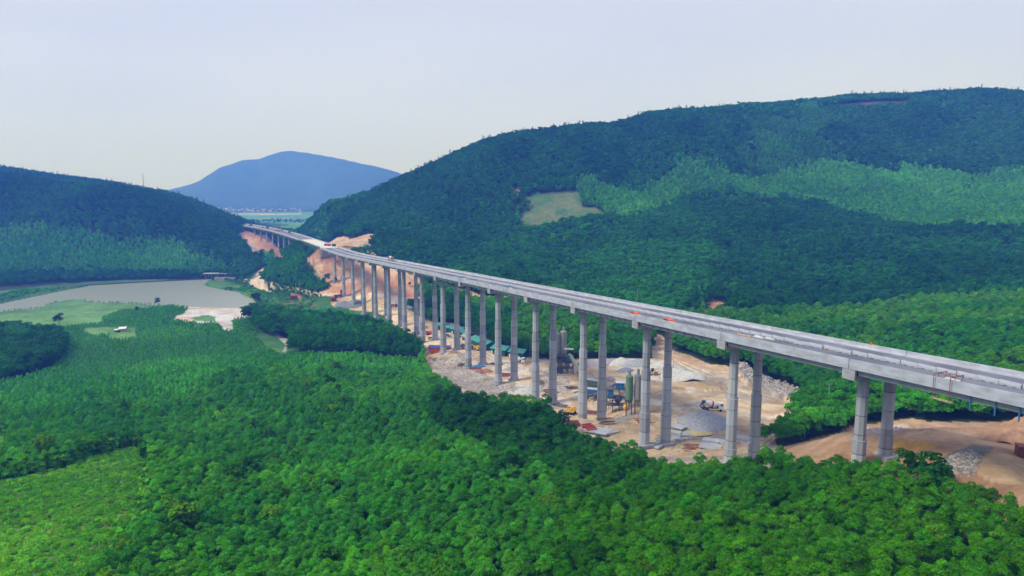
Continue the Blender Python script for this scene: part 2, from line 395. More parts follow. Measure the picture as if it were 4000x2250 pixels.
def ground_material():
    m = bpy.data.materials.new('ground_surface'); m.use_nodes = True; t = m.node_tree; t.nodes.clear(); L = t.links.new
    b = N(t, 'ShaderNodeBsdfPrincipled'); o = N(t, 'ShaderNodeOutputMaterial'); L(b.outputs[0], o.inputs[0])
    b.inputs['Roughness'].default_value = .92; b.inputs['Specular IOR Level'].default_value = .12
    a = N(t, 'ShaderNodeAttribute', attribute_name='soil')
    tc = N(t, 'ShaderNodeTexCoord')
    n1 = N(t, 'ShaderNodeTexNoise'); n1.inputs['Scale'].default_value = .22; n1.inputs['Detail'].default_value = 9; n1.inputs['Roughness'].default_value = .7; L(tc.outputs['Object'], n1.inputs[0])
    mr = N(t, 'ShaderNodeMapRange'); mr.inputs['From Min'].default_value = .3; mr.inputs['From Max'].default_value = .7; mr.inputs['To Min'].default_value = .68; mr.inputs['To Max'].default_value = 1.28
    L(n1.outputs[0], mr.inputs[0])
    n2 = N(t, 'ShaderNodeTexNoise'); n2.inputs['Scale'].default_value = .006; n2.inputs['Detail'].default_value = 12; n2.inputs['Roughness'].default_value = .75; L(tc.outputs['Object'], n2.inputs[0])
    m2 = N(t, 'ShaderNodeMapRange'); m2.inputs['From Min'].default_value = .3; m2.inputs['From Max'].default_value = .7; m2.inputs['To Min'].default_value = .55; m2.inputs['To Max'].default_value = 1.4; L(n2.outputs[0], m2.inputs[0])
    mm = N(t, 'ShaderNodeMath', operation='MULTIPLY'); L(mr.outputs[0], mm.inputs[0]); L(m2.outputs[0], mm.inputs[1])
    vm = N(t, 'ShaderNodeVectorMath', operation='SCALE'); L(a.outputs['Color'], vm.inputs[0]); L(mm.outputs[0], vm.inputs['Scale']); L(vm.outputs[0], b.inputs['Base Color'])
    bp = N(t, 'ShaderNodeBump'); bp.inputs['Strength'].default_value = .7; bp.inputs['Distance'].default_value = 1.2; L(n1.outputs[0], bp.inputs['Height']); L(bp.outputs[0], b.inputs['Normal'])
    return m
# ---------------------------------------------------------------- areas of the ground, as outlines on the ground
def area(pts, h=0.0): return hits(pts, h)
AR = {}
AR['lake'] = area([(0,765),(75,751),(150,737),(225,722),(350,717),(500,708),(525,708),(512,722),(538,730),(600,736),(636,744),(650,765),(623,774),(551,774),(438,769),(390,768),(300,762),(225,761),(212,754),(175,753),(140,759),(100,774),(0,783),(-250,800),(-250,780)])
AR['sand'] = area([(430,768),(551,773),(625,775),(640,790),(612,800),(583,805),(589,833),(560,831),(552,818),(540,812),(482,817),(498,812),(450,808),(434,805),(448,794),(462,789),(475,776)])
AR['sandgreen'] = area([(478,800),(520,792),(545,797),(540,808),(500,808)])
AR['meadow'] = area([(-250,802),(0,784),(100,775),(140,760),(175,754),(212,755),(225,762),(300,763),(390,769),(430,770),(360,778),(300,783),(255,800),(262,812),(165,822),(0,830),(-250,850)])
AR['meadow2'] = area([(400,800),(440,806),(450,810),(500,814),(550,822),(560,834),(500,838),(440,825),(390,815)])
AR['hutfield'] = area([(215,825),(290,823),(300,840),(240,845),(210,838)])
AR['hutclear'] = area([(272,828),(340,824),(342,852),(276,856)])
AR['farbank'] = area([(-250,775),(0,760),(75,746),(150,732),(225,717),(350,712),(430,709),(350,704),(225,708),(100,722),(0,732),(-250,750)])
AR['rightbank'] = area([(515,712),(560,708),(600,718),(680,730),(720,742),(800,752),(838,762),(830,778),(760,772),(700,768),(652,770),(640,745),(600,737),(538,731)])
AR['stream'] = area([(684,838),(695,838),(728,855),(730,866),(724,870),(716,896),(710,893),(718,868),(700,850)])
AR['bank2'] = area([(590,834),(640,800),(640,830),(720,860),(735,880),(715,900),(690,890),(640,850)])
AR['clear'] = area([(0,1212),(80,1195),(170,1172),(300,1130),(366,1120),(385,1170),(380,1250),(390,1290),(370,1340),(310,1410),(250,1480),(200,1640),(-400,1640),(-400,1240)], 0)
AR['clear2'] = area([(-300,1090),(0,1095),(35,1102),(50,1125),(25,1160),(0,1178),(-300,1220)], 0)
AR['redcut'] = area([(-60,1083),(30,1083),(60,1090),(40,1096),(-60,1096)], 0)
# bare earth
AR['camp'] = area([(830,760),(865,742),(900,745),(1000,750),(1045,764),(1025,780),(1060,800),(1100,812),(1140,812),(1190,838),(1240,868),(1310,892),(1360,905),(1430,905),(1480,903),(1560,902),(1640,902),(1700,905),(1760,915),(1850,925),(1900,940),(1960,965),(2000,985),(2055,1008),(2000,1030),(1985,1060),(1945,1100),(1900,1135),(1860,1150),(1700,1152),(1650,1175),(1600,1150),(1500,1110),(1420,1060),(1400,1020),(1300,985),(1200,985),(1140,960),(1100,930),(1068,908),(1068,890),(1068,870),(1045,845),(1010,830),(940,785),(860,775),(835,770)])
AR['track'] = area([(1636,842),(1648,836),(1672,850),(1690,880),(1740,895),(1800,925),(1760,930),(1700,905),(1640,915),(1640,875),(1650,860)])
AR['abut'] = area([(772,650),(800,640),(822,635),(860,640),(960,650),(1010,680),(1060,700),(1130,722),(1280,752),(1282,766),(1230,760),(1150,745),(1090,730),(1040,720),(1055,745),(1094,765),(1060,775),(1000,764),(900,745),(830,742),(800,737),(826,728),(835,715),(815,708),(800,690),(808,680),(798,668),(770,672)])
AR['bench'] = area([(790,738),(830,738),(900,742),(1000,745),(1048,762),(1000,760),(900,752),(830,745)])
AR['road'] = area([(668,668),(680,672),(665,690),(650,700),(672,712),(705,720),(760,728),(830,737),(860,742),(830,746),(760,736),(700,726),(655,718),(612,708),(614,702),(640,702),(632,697),(650,680)])
AR['mound'] = area([(636,650),(602,610),(600,590),(620,580),(650,590),(668,592),(690,610),(705,640),(718,650),(705,662),(690,652),(680,640)], 0)
AR['pad'] = area([(812,622),(835,603),(865,594),(880,602),(925,588),(945,590),(945,605),(932,612),(930,628),(950,640),(900,640),(850,632)], 0)
AR['right'] = area([(1940,1140),(1990,1128),(2100,1095),(2150,1068),(2200,1066),(2290,1052),(2400,1072),(2500,1080),(2576,1045),(2800,1060),(2800,1260),(2576,1235),(2500,1215),(2420,1195),(2380,1180),(2340,1150),(2250,1140),(2150,1140),(2060,1150)], 0)
AR['hillcut'] = area([(1337,489),(1455,484),(1466,520),(1500,522),(1535,545),(1520,552),(1440,562),(1395,570),(1330,584),(1298,582),(1308,560),(1308,535),(1336,532),(1320,500)], 0)
AR['hillcut2'] = area([(1283,474),(1305,476),(1310,495),(1300,493)], 0)
AR['summit'] = area([(2090,264),(2200,256),(2285,254),(2288,268),(2180,276),(2110,272)], 0)
AR['foot'] = area([(1764,790),(1780,762),(1800,756),(1830,762),(1845,790)], 0)
AR['campfront'] = area([(1068,905),(1140,950),(1290,980),(1400,1010),(1430,1060),(1500,1100),(1600,1140),(1700,1150),(1900,1135),(1950,1110),(1985,1140),(1970,1170),(1900,1200),(1800,1215),(1700,1215),(1650,1205),(1620,1165),(1560,1175),(1470,1135),(1420,1105),(1395,1070),(1330,1040),(1280,1025),(1190,1030),(1120,985),(1068,945)], 0)
AR['rightfront'] = area([(1930,1140),(2050,1100),(2200,1066),(2700,1060),(2750,1330),(2576,1325),(2480,1300),(2420,1290),(2370,1250),(2330,1225),(2200,1215),(2060,1215),(1980,1200)], 0)
AR['field'] = np.array([at(x, y, 1)[:2]*(-106/at(x, y, 1)[2]) for x, y in [(555,541),(740,541),(900,536),(900,575),(560,575)]])
AR['sdyke'] = np.array([at(x, y, 1)[:2]*(-106/at(x, y, 1)[2]) for x, y in [(540,537),(760,537),(760,540),(540,540)]])
# ---------------------------------------------------------------- ground sheet
azs = np.r_[np.linspace(-180, -62, 40, endpoint=False), np.linspace(-62, -38, 90, endpoint=False), np.linspace(-38, 38, 820, endpoint=False), np.linspace(38, 62, 90, endpoint=False), np.linspace(62, 180, 40, endpoint=False)]
azr = np.radians(azs)
rs = np.r_[np.geomspace(4, 70, 12, endpoint=False), np.geomspace(70, 1300, 430, endpoint=False), np.geomspace(1300, 9000, 90, endpoint=False), np.geomspace(9000, 30000, 8)]
AZ, RR = np.meshgrid(azr, rs, indexing='ij')
GX = RR*np.sin(AZ); GY = RR*np.cos(AZ)
GZ = terrain(GX, GY)
fx, fy = GX.ravel(), GY.ravel()
soil = np.tile(np.array([.026, .052, .018]), (fx.size, 1))
noi = fbm(fx, fy, 14, 4); noi2 = fbm(fx+500, fy, 40, 3)
def paint(name, c, c2=None, jit=0):
    m = inside(AR[name], fx+noi*jit, fy+noi2*jit) if jit else inside(AR[name], fx, fy)
    c = np.array(c); c2 = np.array(c if c2 is None else c2)
    t = smooth(-.16, .16, noi[m]+noi2[m]*.6)[:,None]
    soil[m] = c*(1-t)+c2*t
    return m
far = np.hypot(fx, fy) > 1400
yg = (np.hypot(fx, fy) > 380) & (np.hypot(fx, fy) < 900) & (fx < -60) & (GZ.ravel() < -95); soil[yg] = (.045, .13, .035)
soil[far & (GZ.ravel() < -85)] = (.08, .21, .08); soil[far & (GZ.ravel() >= -85)] = (.03, .09, .05)
soil[np.hypot(fx, fy) > 3500] = (.035, .065, .06)
paint('field', (.08, .22, .09), (.11, .26, .11)); paint('sdyke', (.4, .36, .32))
tan1, tan2, red1, pale1 = (.40, .27, .17), (.55, .44, .33), (.40, .20, .12), (.60, .55, .50)
paint('meadow', (.085, .21, .07), (.13, .27, .09), 4); paint('meadow2', (.07, .20, .05), (.11, .25, .07), 3)
paint('farbank', (.04, .11, .045), (.075, .15, .06), 5); paint('rightbank', (.05, .16, .04), (.09, .21, .06), 4)
paint('hutfield', (.10, .22, .06), (.14, .27, .08), 2); paint('bank2', (.05, .16, .03), (.09, .21, .05), 3)
paint('sand', (.55, .42, .34), (.62, .60, .62), 2.5); paint('hutclear', (.07, .19, .045), (.11, .23, .06), 1); paint('sandgreen', (.10, .24, .07), None, 2)
paint('stream', (.5, .46, .42), (.4, .42, .42), 1)
paint('clear', (.10, .22, .03), (.16, .27, .05), 0); paint('clear2', (.08, .17, .03), (.13, .22, .05)); paint('redcut', (.25, .10, .06))
mc = paint('camp', (.47, .34, .22), (.62, .48, .33), 1.5)
paint('track', (.46, .31, .20), (.55, .42, .32), 1.5)
paint('abut', (.44, .23, .14), (.52, .36, .24), 2.5); paint('bench', (.58, .46, .36), (.62, .52, .42), 1)
paint('road', (.58, .46, .36), (.62, .50, .40), 1)
paint('mound', (.42, .22, .14), (.50, .32, .24), 4); paint('pad', (.52, .33, .20), (.62, .46, .33), 2)
paint('rightfront', (.36, .22, .14), (.45, .30, .20), 2); paint('campfront', (.30, .25, .20), (.42, .36, .30), 2); paint('right', (.40, .24, .15), (.52, .35, .23), 3)
paint('hillcut', (.06, .15, .05), (.13, .16, .07), 6); paint('hillcut2', (.30, .20, .13)); paint('summit', (.10, .085, .075), None, 8); paint('foot', (.40, .20, .13), None, 2)
# patches of other colour on the bare earth, where the photograph shows them
def patch(pts, c, k=1.0, jit=1.5):
    p = hits(pts); m = inside(p, fx+noi*jit*4, fy+noi2*jit*4)
    soil[m] = soil[m]*(1-k)+np.array(c)*k
grey, dgrey, ochre, wht = (.36, .36, .38), (.20, .20, .22), (.62, .34, .08), (.66, .63, .60)
patch([(1068,905),(1110,905),(1180,925),(1240,950),(1300,965),(1290,990),(1200,985),(1140,960)], (.36,.33,.32), .8)
patch([(1230,895),(1290,915),(1330,930),(1320,950),(1240,930)], (.52,.50,.52), .6)
patch([(1330,925),(1420,935),(1440,980),(1400,1010),(1340,980)], (.36,.33,.30), .7)
patch([(1500,905),(1560,898),(1660,905),(1760,930),(1790,962),(1700,965),(1600,950),(1520,925)], (.50,.50,.50), .6)
patch([(1850,925),(1910,940),(1975,965),(2055,1008),(2000,1010),(1930,985),(1870,960)], (.42,.39,.38), .85)
patch([(1690,1075),(1760,1070),(1830,1095),(1900,1110),(1870,1125),(1760,1110),(1700,1095)], (.33,.32,.34), .7)
patch([(1760,1040),(1850,1055),(1850,1075),(1740,1080),(1700,1060)], (.34,.33,.36), .6)
patch([(1890,1125),(1975,1060),(1985,1066),(1905,1140)], (.56,.45,.36), .9, .5)
patch([(1700,945),(1765,950),(1800,975),(1730,985),(1700,975)], (.50,.32,.16), .5)
patch([(1720,976),(1745,972),(1755,984),(1735,990)], wht, .9, .4)
patch([(1700,1040),(1760,1035),(1740,1060),(1700,1065)], (.62,.52,.42), .6)
patch([(1550,990),(1600,985),(1660,980),(1640,1000),(1560,1010)], (.50,.36,.22), .5)
patch([(1000,745),(1045,762),(1040,775),(1000,770),(960,765)], (.60,.50,.44), .8)
patch([(775,655),(800,645),(815,665),(800,690),(790,680)], (.66,.47,.30), .8)
patch([(850,700),(890,680),(910,690),(880,720)], (.36,.30,.22), .6)
patch([(955,690),(1000,690),(1040,720),(1050,745),(960,740)], (.42,.18,.10), .7)
patch([(2150,1083),(2200,1075),(2280,1070),(2320,1076),(2240,1084),(2160,1092)], (.50,.45,.45), .7, .6)
patch([(2200,1110),(2260,1098),(2330,1106),(2350,1130),(2290,1140),(2230,1130)], ochre, .85, .8)
patch([(2360,1160),(2400,1135),(2440,1120),(2500,1125),(2470,1150),(2440,1200),(2400,1195)], (.17,.18,.17), .9, .6)
patch([(2470,1150),(2520,1140),(2600,1160),(2600,1240),(2450,1200)], (.50,.36,.22), .9, .6)
patch([(2300,1090),(2400,1085),(2460,1100),(2420,1110),(2320,1110)], (.52,.33,.20), .7)
patch([(600,612),(640,612),(660,640),(640,655),(612,640)], (.30,.30,.27), .7)
patch([(1170,812),(1225,825),(1260,860),(1200,845),(1160,830)], (.30,.25,.15), .8)
patch([(730,738),(760,742),(755,755),(725,752)], (.45,.24,.16), .9)
patch([(690,758),(780,758),(800,770),(700,768)], (.22,.14,.10), .6)
patch([(340,1240),(362,1238),(366,1262),(358,1285),(352,1280)], (.42,.36,.36), 1, .2)
rp = random.Random(21)
def rut(line, w_, c_, k_=.75):      # a wheel track worn along a line
    for (xa, ya), (xb, yb) in zip(line[:-1], line[1:]): patch([(xa-w_, ya), (xa+w_, ya), (xb+w_, yb), (xb-w_, yb)], c_, k_, .3)
for off in (-14, -5, 5, 13):
    rut([(1655+off*.3, 880), (1690+off*.6, 905), (1745+off, 930), (1800+off, 955), (1840+off, 985), (1850+off, 1020)], 3, (.34, .24, .16) if off in (-14, 5) else (.66, .55, .42))
    rut([(1480+off, 940), (1540+off, 975), (1640+off, 990), (1760+off, 985), (1860+off*.5, 975), (1960, 985+off*.3)], 4, (.66, .55, .43) if off in (-5, 13) else (.36, .26, .18), .6)
    rut([(1450+off, 1060), (1540+off, 1075), (1640+off, 1068), (1700+off, 1040), (1760+off, 1015), (1860, 1005+off*.3)], 4, (.36, .27, .19) if off in (-5, 13) else (.64, .55, .44), .6)
    rut([(1905+off*.6, 1130), (1950+off*.6, 1090), (1985+off*.5, 1058)], 3, (.32, .23, .16) if off in (-14, 5) else (.62, .50, .38), .8)
    rut([(1200+off, 880), (1250+off, 905), (1300+off, 925), (1360+off, 930), (1430, 925+off*.4)], 4, (.62, .58, .56) if off in (-5, 13) else (.34, .29, .26), .6)
for _ in range(90):      # ruts, spills and scraped places in the yard
    x_, y_ = rp.uniform(1380, 1990), rp.uniform(915, 1130)
    w_, h_ = rp.uniform(12, 60), rp.uniform(2, 9); sl_ = rp.uniform(-.25, .35)
    patch([(x_-w_, y_-h_-w_*sl_), (x_, y_-h_*1.3), (x_+w_, y_+w_*sl_-h_*.5), (x_+w_*.9, y_+w_*sl_+h_*.4), (x_, y_+h_), (x_-w_*.9, y_+h_*.3-w_*sl_)], rp.choice([(.30,.24,.19), (.62,.54,.45), (.40,.30,.22), (.36,.34,.34), (.55,.40,.27), (.66,.60,.53)]), rp.uniform(.35, .8), 1.2)
for _ in range(60):
    x_, y_ = rp.uniform(1080, 1400), rp.uniform(830, 1000)
    w_, h_ = rp.uniform(8, 28), rp.uniform(2, 7)
    patch([(x_-w_, y_-h_), (x_, y_-h_*1.4), (x_+w_, y_), (x_, y_+h_)], rp.choice([(.30,.25,.21), (.60,.54,.50), (.36,.34,.34), (.45,.28,.18), (.22,.20,.18)]), rp.uniform(.4, .8), 1.0)
for _ in range(70):
    x_, y_ = rp.uniform(780, 1060), rp.uniform(650, 745)
    w_, h_ = rp.uniform(8, 26), rp.uniform(2, 8)
    patch([(x_-w_, y_-h_), (x_, y_-h_*1.4), (x_+w_, y_+h_), (x_, y_+h_)], rp.choice([(.30,.20,.14), (.56,.40,.27), (.36,.30,.25), (.46,.22,.12)]), rp.uniform(.3, .7), 1.2)
for _ in range(70):     # small bare spots in the shrub clearing
    a_, b_ = random.uniform(20, 340), random.uniform(1180, 1440); p = hits([(a_, b_)])[0]
    m = (np.hypot(fx-p[0], (fy-p[1])) < random.uniform(.4, 1.3)); soil[m] = (.34, .20, .10)
# rough ground: ruts and heaps on bare earth
bare = np.zeros(fx.size, bool)
for k_ in ('camp', 'abut', 'mound', 'pad', 'right', 'track'): bare |= inside(AR[k_], fx, fy)
rough = fbm(fx, fy, 9, 4)*1.5
GZ = GZ+(rough*bare).reshape(GZ.shape)
mr_ = inside(hits([(1850,922),(1910,938),(1975,962),(2055,1006),(2000,1012),(1930,990),(1870,962)]), fx, fy)
GZ = GZ+(mr_*(np.abs(fbm(fx, fy, 5, 3))*9)).reshape(GZ.shape)
LAKE_Z = -106.0
ml = inside(AR['lake'], fx, fy)
# basin: the ground drops under the water and stands just above it around
cy_ = GZ.ravel(); near_l = inside(area([(-300,790),(-300,735),(0,735),(225,705),(500,700),(620,712),(700,735),(680,790),(600,812),(400,790),(200,800),(0,815)]), fx, fy)
cy_[near_l] = np.maximum(cy_[near_l], LAKE_Z+.4); cy_[near_l] = np.minimum(cy_[near_l], LAKE_Z+4)
cy_[ml] = LAKE_Z-1.5
GZ = cy_.reshape(GZ.shape)
na, nr = GX.shape
me = bpy.data.meshes.new('ground')
verts = np.stack([fx, fy, GZ.ravel()], -1)
I = np.arange(na*nr).reshape(na, nr); I2 = np.roll(I, -1, 0)
q = np.stack([I[:,:-1], I2[:,:-1], I2[:,1:], I[:,1:]], -1).reshape(-1, 4)[:, ::-1]
me.vertices.add(len(verts)); me.vertices.foreach_set('co', verts.astype(np.float32).ravel())
me.loops.add(q.size); me.loops.foreach_set('vertex_index', q.astype(np.int32).ravel())
me.polygons.add(len(q)); me.polygons.foreach_set('loop_start', np.arange(0, q.size, 4, dtype=np.int32)); me.polygons.foreach_set('loop_total', np.full(len(q), 4, np.int32))
me.update(calc_edges=True); me.validate()
me.polygons.foreach_set('use_smooth', np.ones(len(me.polygons), bool))
ca = me.color_attributes.new('soil', 'FLOAT_COLOR', 'POINT')
ca.data.foreach_set('color', np.c_[np.clip(soil, 0, 1), np.ones(len(soil))].astype(np.float32).ravel())
me.materials.append(ground_material())
ground = bpy.data.objects.new('ground', me); COL.objects.link(ground); tag(ground, kind='structure')
# height of the finished sheet, for standing things on it
_laz = azr; _lr = np.log(rs)
def gz(X, Y):
    X = np.asarray(X, float); Y = np.asarray(Y, float)
    a = np.arctan2(X, Y); r = np.log(np.hypot(X, Y))
    ia = np.clip(np.searchsorted(_laz, a)-1, 0, na-2); ir = np.clip(np.searchsorted(_lr, r)-1, 0, nr-2)
    ta = (a-_laz[ia])/(_laz[ia+1]-_laz[ia]); tr = (r-_lr[ir])/(_lr[ir+1]-_lr[ir])
    return (GZ[ia,ir]*(1-ta)+GZ[ia+1,ir]*ta)*(1-tr)+(GZ[ia,ir+1]*(1-ta)+GZ[ia+1,ir+1]*ta)*tr
def stand(x, y, dz=0.0):
    p = hits([(x, y)])[0]; return Vector((p[0], p[1], float(gz(p[0], p[1]))+dz))
# lake surface
wm = bpy.data.materials.new('lake_water'); wm.use_nodes = True; t = wm.node_tree; b = t.nodes['Principled BSDF']
b.inputs['Base Color'].default_value = (.25, .27, .22, 1); b.inputs['Roughness'].default_value = .28; b.inputs['Specular IOR Level'].default_value = .5
tc = N(t, 'ShaderNodeTexCoord'); nz = N(t, 'ShaderNodeTexNoise'); nz.inputs['Scale'].default_value = .35; nz.inputs['Detail'].default_value = 4
bp = N(t, 'ShaderNodeBump'); bp.inputs['Strength'].default_value = .25; bp.inputs['Distance'].default_value = .4
t.links.new(tc.outputs['Object'], nz.inputs[0]); t.links.new(nz.outputs[0], bp.inputs['Height']); t.links.new(bp.outputs[0], b.inputs['Normal'])
lk = AR['lake']; cx_, cyy = lk.mean(0)
lm = MB(); lpts = [(cx_+(p[0]-cx_)*1.04, cyy+(p[1]-cyy)*1.05, LAKE_Z) for p in lk]
lm.add(lpts, [tuple(range(len(lpts)))])
lake = lm.build('lake_water', wm); tag(lake, kind='structure')
# ---------------------------------------------------------------- viaducts
def strip(s0, s1, ds, prof, closed=True, zoff=None):
    """sweeps an outline (w across the deck, z above the cap underside) along the road"""
    mb = MB(); ss = np.arange(s0, s1+1e-6, ds); n = len(prof); P = []
    for s in ss:
        for (wv, z) in prof: P.append(dk(s, wv, z))
    F = []
    for i in range(len(ss)-1):
        for j in range(n if closed else n-1):
            a = i*n+j; b = i*n+(j+1)%n; F.append((a, b, b+n, a+n))
    if closed: F += [tuple(range(n)), tuple(range((len(ss)-1)*n, len(ss)*n))[::-1]]
    mb.add(P, F); return mb
def octcol(top, bot):
    """octagonal column, 2.3 m across, stepping out every 14 m; x, y local, z from bot to top"""
    mb = MB(); z = top; k = 0
    while z > bot+.01:
        z2 = max(bot, z-14.0) if z-14.0 > bot+1.0 else bot
        r = 1.20+.25*k; n = 8
        P = []
        for zz in (z2, z):
            for i in range(8):
                t_ = math.pi/8+i*math.pi/4; P.append((r*1.04*math.cos(t_), r*1.04*math.sin(t_), zz))
        mb.add(P, [(i, (i+1)%8, 8+(i+1)%8, 8+i) for i in range(8)]+[tuple(range(8))[::-1], tuple(range(8, 16))])
        if z < top: mb.lathe((0, 0, z-.12), (0, 0, 1), [(0, r*1.05), (.10, r*1.05)], 8)
        z = z2; k += 1
    return mb
def viaduct(name, s0, s1, piers, label, par_end=.12):
    root = empty(name, dk(s0, 9, 0), 0, label, 'viaduct'); inv = Matrix.Translation(-root.location)
    def part(nm, mb, m, parent=root):
        mb.v = [tuple(Vector(v)-root.location) for v in mb.v] if parent is root else mb.v
        return mb.build(nm, m, parent)
    ds = .25
    part('deck_slab', strip(s0, s1, ds, [(.05, 2.55), (.05, DECK_Z), (17.95, DECK_Z), (17.95, 2.55)]), M['asph'])
    part('parapet', strip(s0, s1, ds, [(-.06, 2.35), (-.06, 3.2), (-.02, 4.5), (.25, 4.5), (.30, 3.75), (.50, DECK_Z+.004), (.50, 2.35)]), M['con'])
    part('parapet', strip(s0, s1, ds, [(18.06, 2.35), (17.5, 2.35), (17.5, DECK_Z+.004), (17.68, 3.75), (17.75, 4.5), (18.02, 4.5), (18.06, 3.2)]), M['con'])
    # beams of every span, one part per beam line
    sp = sorted([s0]+[p for p in piers]+[s1])
    for wv in (1.75, 5.4, 9.0, 12.6, 16.25):
        mb = MB()
        for a, b in zip(sp[:-1], sp[1:]):
            if b-a < .2: continue
            q = strip(a+.042, b-.042, (b-a-.084)/4, [(wv-1.1, 2.545), (wv-.75, 1.05), (wv+.75, 1.05), (wv+1.1, 2.545)]); mb.add(q.v, q.f)
        part('girder', mb, M['gird'])
    # road marking
    for nm, wv, wd in (('edge_line', .95, .2), ('edge_line', 16.9, .2)):
        part(nm, strip(s0, s1, ds, [(wv, DECK_Z+.005), (wv+wd, DECK_Z+.005)], closed=False), M['line'])
    for n in piers:
        o = dk(n, 9, 0); h = ax(n)[3]
        cap = MB(); c, s_ = math.cos(-h), math.sin(-h)
        def P2(wv, l, z): return (o.x-root.location.x+(wv-9)*math.cos(h)+l*math.sin(h), o.y-root.location.y-(wv-9)*math.sin(h)+l*math.cos(h), o.z-root.location.z+z)
        def blk(mb, w0, w1, l0, l1, z0, z1, z0b=None):
            z0b = z0 if z0b is None else z0b
            q = [P2(w0, l0, z0), P2(w1, l0, z0b), P2(w1, l1, z0b), P2(w0, l1, z0), P2(w0, l0, z1), P2(w1, l0, z1), P2(w1, l1, z1), P2(w0, l1, z1)]
            mb.add(q, [(3,2,1,0),(4,5,6,7),(0,1,5,4),(1,2,6,5),(2,3,7,6),(3,0,4,7)])
        blk(cap, .02, 17.98, -1.6, 1.6, -1.0+1.0, .98)
        blk(cap, .02, .60, -1.6, 1.6, .981, 2.32); blk(cap, 17.4, 17.98, -1.6, 1.6, .981, 2.32)
        co = cap.build('pier_cap', M['cap'], root)
        for wv in (4.8, 13.2):
            p = dk(n, wv, 0); base = float(gz(p.x, p.y))-1.5
            col = octcol(-.0, base-p.z).build('column', M['col'], co)
            col.location = (p.x-root.location.x, p.y-root.location.y, p.z-root.location.z-.004); col.rotation_euler = (0, 0, -h)
            if n >= 0 and n <= 15:
                f = MB(); f.box((0, 0, base-p.z+1.75), (4.6, 4.6, 1.0)).build('footing', M['cap'], co)
                fo = bpy.context.scene.objects[-1] if False else co.children[-1]
                fo.location = col.location; fo.rotation_euler = col.rotation_euler
    return root, part
v1, part1_ = viaduct('viaduct', -4.0, 16.05, list(range(-3, 16)), 'long concrete motorway viaduct on tall octagonal column pairs running away above the work yard')
# steel brackets still hanging under the near edge
for i in range(46):
    s = 1.12+i*.094
    if abs(s-round(s)) < .045: continue
    mb = MB(); a = dk(s, .45, 2.5); b = dk(s, .45, .55); mb.tube(a, b, .07, n=4); mb.tube(b+Vector((0,0,.9)), dk(s, 1.2, 1.4), .05, n=4); part1_('bracket', mb, M['steel'])
for s in (-.97, -.85, -.75, -.64):
    mb = MB(); mb.tube(dk(s, .6, 2.4), dk(s, .6, -.4), .13, n=8); part1_('drain_pipe', mb, M['blue'])
# far viaduct
v2, _ = viaduct('far_viaduct', 19.6, 31.5, list(range(20, 32)), 'distant curving viaduct beyond the white embankment section, entering behind the left hill')
for n in range(-3, 16):
    q = strip(n-.0016, n+.0016, .0032, [(-.075, 2.36), (-.075, 3.2), (-.035, 4.505), (.3, 4.505), (.33, 3.75), (.53, DECK_Z+.012), (17.47, DECK_Z+.012), (17.66, 3.75), (17.72, 4.505), (18.03, 4.505), (18.075, 3.2), (18.075, 2.36)], closed=False)
    part1_('expansion_joint', q, M['steel'])
# embankment between them
ab = empty('abutment', dk(16.0, 9, 0), 0, 'grey concrete abutment where the near viaduct meets the embankment', 'abutment')
mb = MB(); q = strip(16.06, 16.25, .095, [(-.1, -6), (-.1, 3.2), (18.1, 3.2), (18.1, -6)]); mb.add([tuple(Vector(v)-ab.location) for v in q.v], q.f); mb.build('wall', M['cap'], ab)
mb = MB(); q = strip(16.25, 16.55, .15, [(-.1, -1), (-.1, 4.45), (.35, 4.45), (.35, -1)]); mb.add([tuple(Vector(v)-ab.location) for v in q.v], q.f); mb.build('wing_wall', M['cap'], ab)
r_ = strip(16.05, 19.6, .25, [(.4, 2.6), (.4, DECK_Z-.004), (17.6, DECK_Z-.004), (17.6, 2.6)]).build('road', M['pale']); tag(r_, kind='structure')
for wv in (-.1, 17.65):
    tag(strip(16.56, 19.58, .25, [(wv, 2.4), (wv, 4.4), (wv+.45, 4.4), (wv+.45, 2.4)]).build('roadside_barrier', M['con']), ('near' if wv < 0 else 'hillward')+' side concrete barrier along the white embankment road', 'barrier')

# concrete barriers in a row down the deck
def barrier_mesh():
    mb = MB()
    for x0, x1 in ((-1.93, -1.1), (-.45, .45), (1.1, 1.93)): mb.box(((x0+x1)/2, 0, .06), (x1-x0, .5, .12))
    mb.prism([(-1.93, .121), (1.93, .121), (1.93, .3), (-1.93, .3)], -.25, .25)
    mb.add([(-1.93,-.25,.301),(1.93,-.25,.301),(1.93,.25,.301),(-1.93,.25,.301),(-1.93,-.1,.95),(1.93,-.1,.95),(1.93,.1,.95),(-1.93,.1,.95)], [(3,2,1,0),(4,5,6,7),(0,1,5,4),(1,2,6,5),(2,3,7,6),(3,0,4,7)])
    return mb
b0 = None
for i in range(194):
    s = -3.6+i*.1005
    o = barrier_mesh().build('concrete_barrier', M['con']) if b0 is None else b0.copy()
    if b0 is None: b0 = o
    else: COL.objects.link(o)
    skew = random.uniform(-.05, .05) if s < .5 else random.uniform(-.008, .008)
    o.location = dk(s, 8.9+(random.uniform(-.22, .22) if s < .5 else 0), DECK_Z+.002); o.rotation_euler = (0, 0, R(90)-ax(s)[3]+skew)
    if i == 41: o.rotation_euler.z += .35; o.location = dk(s, 8.3, DECK_Z+.002)
    tag(o, 'low grey precast concrete barrier in the row down the middle of the bridge deck' if i != 41 else 'concrete barrier turned askew at the end of the straight row on the deck', 'barrier', 'concrete barriers in a row down the deck')
